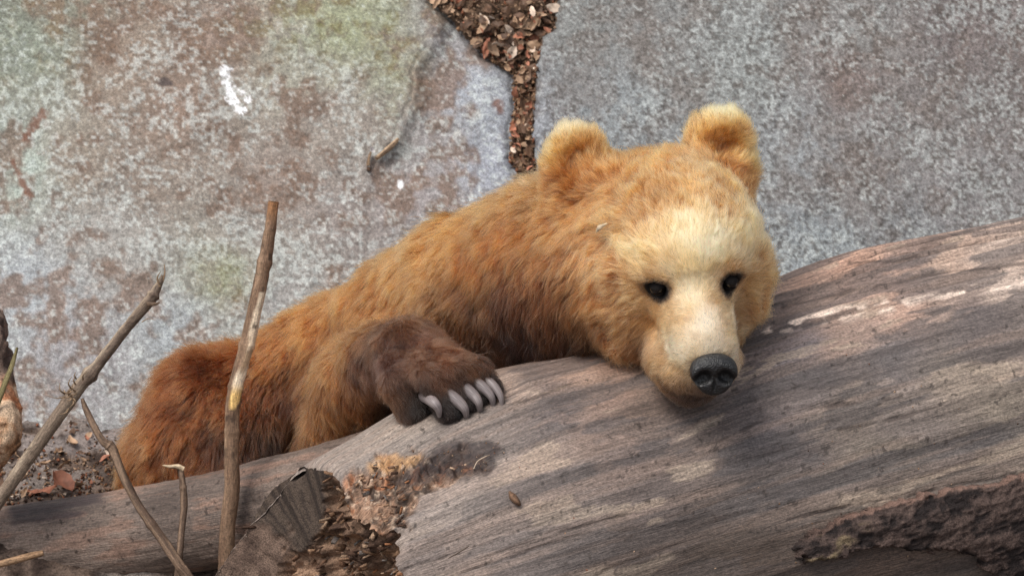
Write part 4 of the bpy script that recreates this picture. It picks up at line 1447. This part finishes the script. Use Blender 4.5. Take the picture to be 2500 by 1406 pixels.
    hv = rg.normal(0, 0.14, n)
    pale0 = sst(0.30, 0.60, col.mean(1))
    hv, lock, big = hv * (1 - 0.4 * pale0), lock * (1 - 0.4 * pale0), big * (1 - 0.6 * pale0)
    col = np.power(col, (1.20 - 0.16 * wh / sw)[:, None]) * mix(np.array([[1.05, 1.0, 0.94]]), np.array([[1.24, 1.12, 0.98]]), (wh + we) / sw)
    col = col * np.clip(1 + hv + 0.42 * lock + 0.22 * big, 0.25, 2.0)[:, None]
    col = np.where((guard & (rg.random(n) < 0.22 * (1 - pale0)))[:, None], col * 0.55, col)
    col = mix(col, LIN([(20, 15, 13)]), 0.92 * sst(0.0265, 0.0195, ed))
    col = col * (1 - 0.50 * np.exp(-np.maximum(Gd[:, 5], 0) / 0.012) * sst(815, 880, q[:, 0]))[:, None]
    mouth = seg_d(q, [(1606, 918), (1628, 948), (1660, 966), (1700, 976), (1750, 986), (1800, 968)]) + 4 * fbm(P * 200, 481, 2)
    col = col * (1 - 0.72 * sst(11, 2, mouth) * (wh / sw) * (P[:, 2] > 0.25))[:, None]
    chin = sst(950, 976, q[:, 1] + 5 * fbm(P * 160, 483, 2)) * sst(130, 95, np.abs(q[:, 0] - 1715)) * (wh / sw)
    col = mix(col, LIN([(58, 45, 38)]), 0.85 * chin)
    smg = np.exp(-(((q - np.array([1722, 800])) / np.array([62, 62])) ** 2).sum(1)) * (wh / sw)
    col = mix(col, LIN([(120, 110, 104)]), 0.55 * smg * sst(0.0, 0.5, fbm(P * 75, 491, 3)))
    pale_ = sst(0.32, 0.62, col.mean(1))
    rootk = (0.25 + 0.75 * sst(0.010, 0.026, Ln)) * (1 - 0.75 * pale_)
    # muddy dark fleck on the haunch
    W = TW(pts.reshape(-1, 3))
    W -= np.array(bear.location)
    hc = bpy.data.hair_curves.new('fur')
    hc.add_curves([nk] * n)
    hc.attributes['position'].data.foreach_set('vector', np.ascontiguousarray(W, np.float32).ravel())
    rad = np.where(guard, 0.00026, 0.00021)[:, None] * (1.0 - 0.80 * t ** 1.5)[None, :]
    rad = rad * np.clip(Ln[:, None] / 0.02, 0.7, 1.25)
    ra = hc.attributes.new('radius', 'FLOAT', 'POINT')
    ra.data.foreach_set('value', np.ascontiguousarray(rad, np.float32).ravel())
    ca = hc.attributes.new('col', 'FLOAT_COLOR', 'CURVE')
    c4 = np.ones((n, 4), np.float32)
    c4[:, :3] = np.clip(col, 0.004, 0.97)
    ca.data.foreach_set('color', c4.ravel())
    rk = hc.attributes.new('rootk', 'FLOAT', 'CURVE')
    rk.data.foreach_set('value', np.ascontiguousarray(rootk, np.float32))
    return hc

def mat_fur():
    m = bpy.data.materials.new('bear_fur')
    m.use_nodes = True
    nt = m.node_tree
    nt.nodes.remove(nt.nodes['Principled BSDF'])
    out = nt.nodes['Material Output']
    a = attr(nt, 'col')
    hi = nt.nodes.new('ShaderNodeHairInfo')
    rp = ramp(nt, hi.outputs['Intercept'], [(0.0, (0.16, 0.12, 0.09)), (0.45, (0.48, 0.41, 0.36)), (0.80, (1, 1, 1)), (1.0, (1.3, 1.32, 1.35))])
    mk = nt.nodes.new('ShaderNodeMix')
    mk.data_type = 'RGBA'
    nt.links.new(attr(nt, 'rootk').outputs['Fac'], mk.inputs[0])
    mk.inputs[6].default_value = (1, 1, 1, 1)
    nt.links.new(rp.outputs[0], mk.inputs[7])
    c = mul(nt, a.outputs['Color'], mk.outputs[2])
    h = nt.nodes.new('ShaderNodeBsdfHairPrincipled')
    h.model = 'CHIANG'
    h.parametrization = 'COLOR'
    nt.links.new(c, h.inputs['Color'])
    h.inputs['Roughness'].default_value = 0.42
    h.inputs['Radial Roughness'].default_value = 0.55
    h.inputs['Coat'].default_value = 0.0
    h.inputs['Random Roughness'].default_value = 0.2
    nt.links.new(h.outputs[0], out.inputs['Surface'])
    return m
M_FUR = mat_fur()
if not NOFUR:
    hc = fur_build(480000)
    hc.materials.append(M_FUR)
    fur = add('fur', hc, body)
# ------------------------------------------------------------------ sticks
def stick(name, pts, rad_px, label, parent=None, group=None, n=120, nseg=18, colfn=None, knots=(), c0=(112, 88, 70), c1=(142, 116, 94), seed=1, cat='stick', taper_end=True):
    pts = UA(pts)
    C = catmull(pts, n)
    t = np.linspace(0, 1, n)
    rad = np.interp(t, np.linspace(0, 1, len(rad_px)), np.array(rad_px, float)) * K
    for (tk, hk, wk) in knots:
        rad = rad * (1 + hk * np.exp(-((t - tk) / wk) ** 2))
    def jit(tt, ph):
        a = np.broadcast_to(tt, (n, nseg)).ravel()
        b = np.broadcast_to(ph, (n, nseg)).ravel()
        g = np.stack([a * n * 0.06, np.cos(b), np.sin(b)], 1)
        return (1 + 0.07 * fbm(g * np.array([2, 1.2, 1.2]), seed, 3) + 0.03 * fbm(g * np.array([9, 3, 3]), seed + 3, 2)).reshape(n, nseg)
    V, F, uu, pp = tube(C, rad, nseg, True, jit)
    G = np.stack([uu, np.cos(pp) * 0.02, np.sin(pp) * 0.02], 1)
    n1 = fbm(G * np.array([18, 60, 60]), seed + 5, 4)
    col = mix(LIN([c0]), LIN([c1]), sst(-0.6, 0.6, n1))
    col = mix(col, LIN([(62, 48, 40)]), 0.7 * sst(0.45, 0.8, fbm(G * np.array([60, 90, 90]), seed + 7, 3)))
    if colfn:
        col = colfn(col, PX(V), uu, pp, n1)
    return thing_mesh(name, TW(V), F, M_STICK, parent=parent, label=label if (parent is None or label) else None, cat=cat if parent is None else None, group=group,
                      col=col, attrs={'gc': np.stack([uu, pp * 0.012, 0 * uu], 1)})

def peel(col, q, uu, pp, n1):
    # bare wood where the bark has torn away
    cl = np.interp(q[:, 1], [700, 745, 850, 930, 990], [644, 640, 614, 588, 570])
    wd_ = np.interp(q[:, 1], [715, 745, 850, 930, 985, 1000], [4, 11, 13, 12, 8, 0])
    k = sst(4, -3, np.abs(q[:, 0] - cl) - wd_ + 5 * n1) * (q[:, 1] > 712) * (q[:, 1] < 1000)
    bare = mix(LIN([(222, 202, 176)]), LIN([(170, 142, 114)]), sst(-0.2, 0.6, n1))
    bare = mix(bare, LIN([(206, 164, 84)]), sst(930, 965, q[:, 1]) * 0.8)
    hole = sst(10, 5, np.hypot((q[:, 0] - 622) / 0.6, q[:, 1] - 796))
    col = mix(col, bare, k)
    col = mix(col, LIN([(50, 38, 32)]), hole * 0.8)
    return mix(col, LIN([(150, 104, 66)]), 0.6 * sst(560, 500, q[:, 1]))

gz = lambda px, z: z
tall = stick('upright_stick', [(668, 492, 0.03), (655, 590, 0.028), (634, 700, 0.026), (606, 830, 0.022), (572, 960, 0.018), (566, 1080, 0.012), (566, 1200, 0.006), (556, 1290, 0.0), (552, 1420, -0.005), (552, 1800, -0.02)],
             [13, 15, 17, 18, 18, 18, 19, 19, 19, 20], 'tall straight stick with peeled bark standing before the rump', knots=((0.165, 0.22, 0.012), (0.345, 0.16, 0.008), (0.43, 0.08, 0.006), (0.53, 0.08, 0.006)), colfn=peel, seed=501, n=240)
# bare wood nub on the tip of the tall stick is its fresh cut
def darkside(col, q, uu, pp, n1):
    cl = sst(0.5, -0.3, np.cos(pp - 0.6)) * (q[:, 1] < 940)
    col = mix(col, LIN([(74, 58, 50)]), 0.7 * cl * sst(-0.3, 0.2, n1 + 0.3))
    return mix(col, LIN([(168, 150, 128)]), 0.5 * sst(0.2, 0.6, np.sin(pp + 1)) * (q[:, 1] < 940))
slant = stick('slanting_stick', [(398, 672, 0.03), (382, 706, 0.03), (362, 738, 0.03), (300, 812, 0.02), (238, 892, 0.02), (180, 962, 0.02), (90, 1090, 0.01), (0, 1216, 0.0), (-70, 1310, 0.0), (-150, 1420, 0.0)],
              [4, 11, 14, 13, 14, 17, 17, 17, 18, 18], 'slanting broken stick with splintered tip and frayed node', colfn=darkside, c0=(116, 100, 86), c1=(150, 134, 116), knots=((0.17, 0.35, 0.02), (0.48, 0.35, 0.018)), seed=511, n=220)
def splinter(parent, pts, r, c=(150, 124, 98), seed=1):
    stick('splinter', pts, r, None, parent=parent, n=20, nseg=7, c0=tuple(int(x * 0.8) for x in c), c1=c, seed=seed)
rs = np.random.default_rng(3)
splinter(slant, [(396, 690, 0.03), (402, 668, 0.032), (401, 645, 0.03)], [3, 2, 0.8], seed=2)
splinter(slant, [(390, 700, 0.035), (384, 678, 0.035), (393, 662, 0.035)], [3, 2, 0.6], seed=3)
splinter(slant, [(360, 742, 0.045), (380, 742, 0.05), (390, 738, 0.05)], [6, 4, 1.5], (120, 98, 80), seed=4)
splinter(slant, [(346, 786, 0.04), (362, 778, 0.045), (380, 781, 0.045)], [1.4, 1.1, 0.6], seed=5)
for i in range(16):
    x0, y0 = 178 + rs.normal(0, 12), 958 + rs.normal(0, 12)
    a = rs.uniform(-0.4, 6.0)
    L = rs.uniform(14, 40)
    splinter(slant, [(x0, y0, 0.04), (x0 + 0.5 * L * math.cos(a), y0 + 0.5 * L * math.sin(a) * 0.8, 0.05), (x0 + L * math.cos(a + 0.4), y0 + 0.8 * L * math.sin(a + 0.4), 0.045)], [2.4, 1.6, 0.6], (156, 130, 104), seed=20 + i)
splinter(slant, [(160, 968, 0.04), (140, 972, 0.045), (115, 966, 0.05)], [1.6, 1.2, 0.6], seed=60)
stick('thin_twig', [(200, 972, 0.05), (212, 1004, 0.05), (246, 1070, 0.06), (274, 1096, 0.06), (300, 1160, 0.07), (340, 1236, 0.08), (392, 1310, 0.09), (436, 1375, 0.10), (470, 1430, 0.10), (560, 1640, 0.10)],
      [4, 8, 9, 12, 10, 11, 12, 13, 13, 14], 'thin dark twig leaning before the limb with a sharp tip', c0=(84, 66, 54), c1=(124, 102, 84), knots=((0.30, 0.25, 0.012), (0.62, 0.15, 0.01)), seed=531, n=200)
short = stick('short_twig', [(440, 1140, 0.08), (446, 1180, 0.08), (449, 1235, 0.08), (443, 1300, 0.085), (438, 1360, 0.09), (434, 1430, 0.09), (425, 1640, 0.09)], [7, 8, 9, 8, 9, 10, 11],
              'short upright twig with a pale snapped tip bent sideways', c0=(86, 68, 56), c1=(126, 104, 86), knots=((0.2, 0.2, 0.02),), seed=541, n=120)
stick('snapped_tip', [(447, 1144, 0.082), (434, 1138, 0.085), (414, 1138, 0.088), (396, 1135, 0.09)], [7, 6, 4, 1], None, parent=short, n=24, nseg=8, c0=(170, 146, 116), c1=(206, 184, 154), seed=543)
stick('cut_twig', [(106, 1349, 0.06), (60, 1360, 0.06), (0, 1376, 0.06), (-80, 1398, 0.06)], [7, 9, 9, 10], 'short cut twig lying on the grey limb, reddish end', c0=(110, 84, 62), c1=(150, 120, 92), seed=551, n=60)

# ------------------------------------------------------------------ broken stump at the left edge
def stump_build():
    def sdf(P):
        c = lambda a, ra, b, rb: sd_cap(P, U(*a), ra * K, U(*b), rb * K)
        d = c((-60, 800, -0.10), 75, (-35, 960, -0.08), 58)
        d = smin(d, c((-60, 980, -0.08), 90, (0, 1035, -0.03), 62), 0.02)
        d = smin(d, c((-80, 1040, -0.08), 80, (-40, 1090, -0.05), 55), 0.02)
        d = smin(d, c((-80, 1040, -0.08), 80, (-190, 1300, -0.15), 90), 0.03)
        d = d - 0.010 * fbm(P * 30, 601, 4) - 0.004 * ridged(P * 70, 603, 3)
        return d
    lo, hi = U(-420, 1400, -0.30), U(110, 720, 0.12)
    lo, hi = np.minimum(lo, hi), np.maximum(lo, hi)
    D = sample_sdf(sdf, lo, hi, 0.004, 5, 2.4)
    V, F = surface_nets(D, lo, 0.004)
    q = PX(V)
    n1 = fbm(V * 60, 605, 4)
    n2 = fbm(V * 25, 607, 3)
    col = mix(LIN([(176, 134, 100)]), LIN([(206, 178, 150)]), sst(-0.5, 0.5, n1))
    col = mix(col, LIN([(150, 88, 52)]), 0.8 * sst(0.15, 0.5, n2))
    col = mix(col, LIN([(74, 56, 46)]), 0.8 * sst(0.35, 0.6, -n1))
    up = sst(960, 900, q[:, 1] + 20 * n1)
    col = mix(col, mix(LIN([(80, 66, 60)]), LIN([(128, 108, 96)]), sst(-0.5, 0.5, n1)), up)
    return thing_mesh('broken_stump', TW(V), F, M_ROT, label='broken stump with pale orange splintered wood beside the slanting stick', cat='stump', col=col)
stump_build()
stick('green_twig', [(42, 848, 0.0), (30, 890, 0.005), (14, 930, 0.01), (-6, 985, 0.01), (-30, 1060, 0.0)], [3, 6, 7, 7, 8], 'thin greenish twig against the broken stump', c0=(96, 88, 58), c1=(134, 122, 86), seed=561, n=50, nseg=10)

# ------------------------------------------------------------------ dry leaves, crumbs and stones
def leaf_mesh(name, L, W, curl, fold, rg, mat):
    nu, nv = 7, 5
    u = np.linspace(0, 1, nu)
    v = np.linspace(-1, 1, nv)
    U_, V_ = np.meshgrid(u, v, indexing='ij')
    wd_ = W * np.sin(np.pi * np.clip(U_ * 0.96 + 0.02, 0, 1)) ** 0.75 * (1 + 0.12 * rg.normal(0, 1, U_.shape))
    x = (U_ - 0.5) * L
    y = V_ * wd_ * 0.5
    z = fold * np.abs(V_) * wd_ + curl * (U_ - 0.5) ** 2 * L + 0.04 * L * rg.normal(0, 1, U_.shape)
    V = np.stack([x, y, z], -1).reshape(-1, 3)
    F = grid_faces(nu, nv)
    return make_mesh(name, V, F, mat)
rl_ = np.random.default_rng(21)
LEAVES = [[leaf_mesh('dry_leaf', rl_.uniform(0.014, 0.030), rl_.uniform(0.007, 0.016), rl_.uniform(-0.7, 0.9), rl_.uniform(-0.2, 0.45), rl_, M_LEAVES[k]) for _ in range(8)] for k in range(4)]

def place_leaf(P, nrm, where, scale, rg, tilt=0.45, kind=None):
    k = kind if kind is not None else rg.choice(4, p=[0.40, 0.34, 0.18, 0.08])
    nm = LEAF_KINDS[k][0]
    o = add('dry_leaf', LEAVES[k][rg.integers(0, 8)], None, nm + ' dry leaf ' + where, 'leaf', nm + ' leaves ' + where)
    nrm = nrm + rg.normal(0, tilt, 3)
    nrm /= np.linalg.norm(nrm)
    a = np.cross(nrm, rg.normal(0, 1, 3))
    a /= np.linalg.norm(a)
    b = np.cross(nrm, a)
    M = np.eye(4)
    M[:3, :3] = np.stack([a, b, nrm], 1) * scale
    M[:3, 3] = P
    o.matrix_world = Matrix(M.tolist())
    return o
ROCKN = R_CW @ (np.array([0, RSL, 1.0]) / math.hypot(1, RSL))
GAP_L = lambda y: np.interp(y, [p[1] for p in LEFT_EDGE], [p[0] for p in LEFT_EDGE])
GAP_R = lambda y: np.interp(y, [p[1] for p in RIGHT_EDGE], [p[0] for p in RIGHT_EDGE])
cnt = 0
while cnt < 270:
    py = rl_.uniform(-25, 430) if cnt < 200 else rl_.uniform(20, 200)
    l, r = GAP_L(py), GAP_R(py)
    if rl_.random() > (r - l) / 300 + 0.25:
        continue
    px = rl_.uniform(l + 12, r - 10)
    p = rock_at(px, py)
    q = TW((p + np.array([0, 0, 0.004 + 0.014 * rl_.random()]))[None])[0]
    place_leaf(q, ROCKN, 'in the wide part of the crevice' if py < 150 else 'in the narrow part of the crevice', rl_.uniform(0.3, 1.25) if py < 150 else rl_.uniform(0.3, 1.0), rl_)
    cnt += 1
cnt = 0
GN = np.array([0, 0, 1.0])
while cnt < 46:
    px, py = rl_.uniform(-20, 330), rl_.uniform(1040, 1235)
    if rl_.random() > 0.5 + (py - 1040) / 300:
        continue
    p = TW(ground_at(px, py)[None])[0] + np.array([0, 0, 0.006])
    place_leaf(p, GN, 'on the soil behind the grey limb', rl_.uniform(0.5, 1.1), rl_, 0.35)
    cnt += 1
# three big leaves that stand out on the soil
for (px, py, sc) in ((158, 1150, 1.5), (155, 1196, 2.2), (105, 1212, 1.9)):
    p = TW(ground_at(px, py)[None])[0] + np.array([0, 0, 0.012])
    place_leaf(p, GN, 'big and flat, touching the limb near its dark stain', sc, rl_, 0.3, 2 if py > 1180 else 1)

def crumbs(name, pts, sizes, cols, label, cat, kind, mat, seed, parent=None, flat=0.5):
    rg = np.random.default_rng(seed)
    V, F, C = [], [], []
    base = np.array([(1, 0, 0), (-1, 0, 0), (0, 1, 0), (0, -1, 0), (0, 0, 1), (0, 0, -1)], float)
    tri = [(0, 2, 4), (2, 1, 4), (1, 3, 4), (3, 0, 4), (2, 0, 5), (1, 2, 5), (3, 1, 5), (0, 3, 5)]
    nv = 0
    for p, s in zip(pts, sizes):
        R = np.linalg.qr(rg.normal(0, 1, (3, 3)))[0]
        b = base * rg.uniform(0.6, 1.2, (6, 1)) * np.array([1, rg.uniform(0.35, 0.9), rg.uniform(0.2, flat)])
        V.append(p + (b @ R.T) * s)
        F += [[a + nv for a in t] for t in tri]
        C.append(np.tile(cols[rg.integers(0, len(cols))], (6, 1)) * rg.uniform(0.7, 1.2))
        nv += 6
    return thing_mesh(name, np.vstack(V), np.array(F), mat, label=label, cat=cat, kind=kind, col=np.vstack(C), smooth=False, parent=parent)

# litter in the crevice and on the soil
rg = np.random.default_rng(31)
py = rg.uniform(-30, 440, 1600)
px = GAP_L(py) + 6 + rg.random(1600) * (GAP_R(py) - GAP_L(py) - 11)
pts = TW(rock_many(px, py) + np.array([0, 0, 0.003]))
sz = rg.uniform(0.002, 0.007, 1600)
EARTH = LIN([(84, 62, 48), (120, 92, 70), (148, 116, 90), (64, 48, 40), (168, 140, 116), (132, 84, 62)])
crumbs('leaf_litter', pts, sz, EARTH, 'crumbled dry leaf litter filling the crevice between the rock slabs', 'leaf litter', 'stuff', M_ROT, 33)
px, py = rg.uniform(-60, 420, 1500), rg.uniform(1030, 1250, 1500)
k_ = rg.random(1500) < 0.25 + 0.75 * sst(1090, 1130, py)
pts = TW(ground_many(px[k_], py[k_])) + np.array([0, 0, 0.002])
sz = rg.uniform(0.0015, 0.006, len(pts))
crumbs('soil_crumbs', pts, sz, EARTH, 'dark crumbs of soil and wood on the ground by the limb', 'soil', 'stuff', M_ROT, 35)

# twig, petal and clod caught on the rock
p = lambda px, py, dz=0.004: (lambda a: (px, py, a[2] + dz))(rock_at(px, py))
stick('rock_twig', [p(972, 340), p(950, 362, 0.008), p(918, 388, 0.008)], [5, 8, 6], 'short pale twig caught on the rock face below the crack', c0=(120, 96, 74), c1=(176, 150, 122), seed=571, n=30, nseg=9)
stick('rock_twig', [p(905, 372, 0.008), p(900, 390, 0.01), p(899, 405, 0.008)], [3, 4, 5], 'tiny upright twig on the rock above the dark clod', c0=(120, 96, 74), c1=(170, 146, 120), seed=573, n=20, nseg=8)
crumbs('clod', [TW(U(*p(900, 412, 0.006))[None])[0]], [0.011], LIN([(72, 54, 42)]), 'small dark clod stuck on the rock below the twig', 'clod', None, M_ROT, 43, flat=0.9)
mw, ntw, bw = new_mat('petal')
nn = noise_node(ntw, ntw.nodes.new('ShaderNodeTexCoord').outputs['Object'], 300, 3)
rw = ramp(ntw, nn.outputs[0], [(0.3, tuple(lin(196, 186, 180))), (0.7, tuple(lin(232, 226, 222)))])
ntw.links.new(rw.outputs[0], bw.inputs['Base Color'])
lw = leaf_mesh('white_petal', 0.016, 0.011, 0.4, 0.3, rl_, mw)
o = add('white_petal', lw, None, 'white petal standing beside the twig on the rock', 'petal')
o.location = TW(U(*p(906, 368, 0.022))[None])[0]
o.rotation_euler = (0.9, 0.25, 1.2)
# straw caught in the fur above the eye
hz = None
zs = np.linspace(0.6, 0.0, 400)
Pq = np.array([U(1468, 556, z) for z in zs])
hz = zs[np.argmax(bear_sdf(Pq)[0] < 0)] + 0.042
stick('straw_flake', [(1456, 566, hz), (1464, 556, hz + 0.006), (1470, 552, hz + 0.006), (1482, 546, hz + 0.003)], [2, 6, 4, 2], 'pale straw flake caught in the fur above the brow', cat='straw', c0=(196, 172, 140), c1=(226, 206, 176), seed=581, n=20, nseg=6)
# dry bud and bits lying on the trunk
tz = lambda px, py, off=0.004: (px, py, trunk_z_at(px, py) + off)
stick('dry_bud', [tz(1244, 1200), tz(1252, 1212, 0.008), tz(1262, 1224, 0.007), tz(1270, 1232)], [3, 9, 8, 3], 'dry brown bud lying on the trunk below the mud patch', cat='bud', c0=(74, 56, 44), c1=(116, 88, 68), seed=591, n=24, nseg=9)
stick('dry_stalk', [tz(1156, 1145), tz(1166, 1126, 0.006), tz(1182, 1116, 0.007), tz(1196, 1110)], [1.4, 1.6, 1.4, 1], 'thin pale stalk curled on the mud patch of the trunk', cat='stalk', c0=(150, 130, 110), c1=(190, 170, 150), seed=593, n=24, nseg=6)
stick('dry_stalk', [tz(1095, 1362), tz(1120, 1348, 0.004), tz(1145, 1332)], [1.2, 1.4, 1], 'thin dark stalk lying low on the trunk beside the rot', cat='stalk', c0=(70, 58, 50), c1=(100, 86, 74), seed=595, n=20, nseg=6)
pts, sz = [], []
for _ in range(170):
    px, py = (rg.uniform(1230, 2500), rg.uniform(800, 1400)) if rg.random() < 0.6 else (rg.normal(1130, 90), rg.normal(1110, 30))
    if trunk_inside(U(px, py, trunk_z_at(px, py) - 0.01)[None])[0] > 0:
        continue
    pts.append(TW(U(*tz(px, py, 0.0005))[None])[0])
    sz.append(rg.uniform(0.0008, 0.0028))
crumbs('trunk_crumbs', pts, sz, EARTH, 'tiny crumbs scattered over the trunk', 'crumbs', 'stuff', M_ROT, 45)

# flecks of mud on the haunch
rg = np.random.default_rng(51)
pts, sz = [], []
for _ in range(34):
    px, py = rg.normal(318, 22), rg.uniform(1000, 1165)
    Pq = np.array([U(px, py, z) for z in zs - 0.6])
    d = bear_sdf(Pq)[0]
    if (d < 0).any():
        pts.append(TW(U(px, py, (zs - 0.6)[np.argmax(d < 0)] + 0.016)[None])[0])
        sz.append(rg.uniform(0.0008, 0.0026))
if pts:
    crumbs('mud_flecks', pts, sz, LIN([(40, 28, 22)]), None, None, 'stuff', M_ROT, 53, parent=bear)
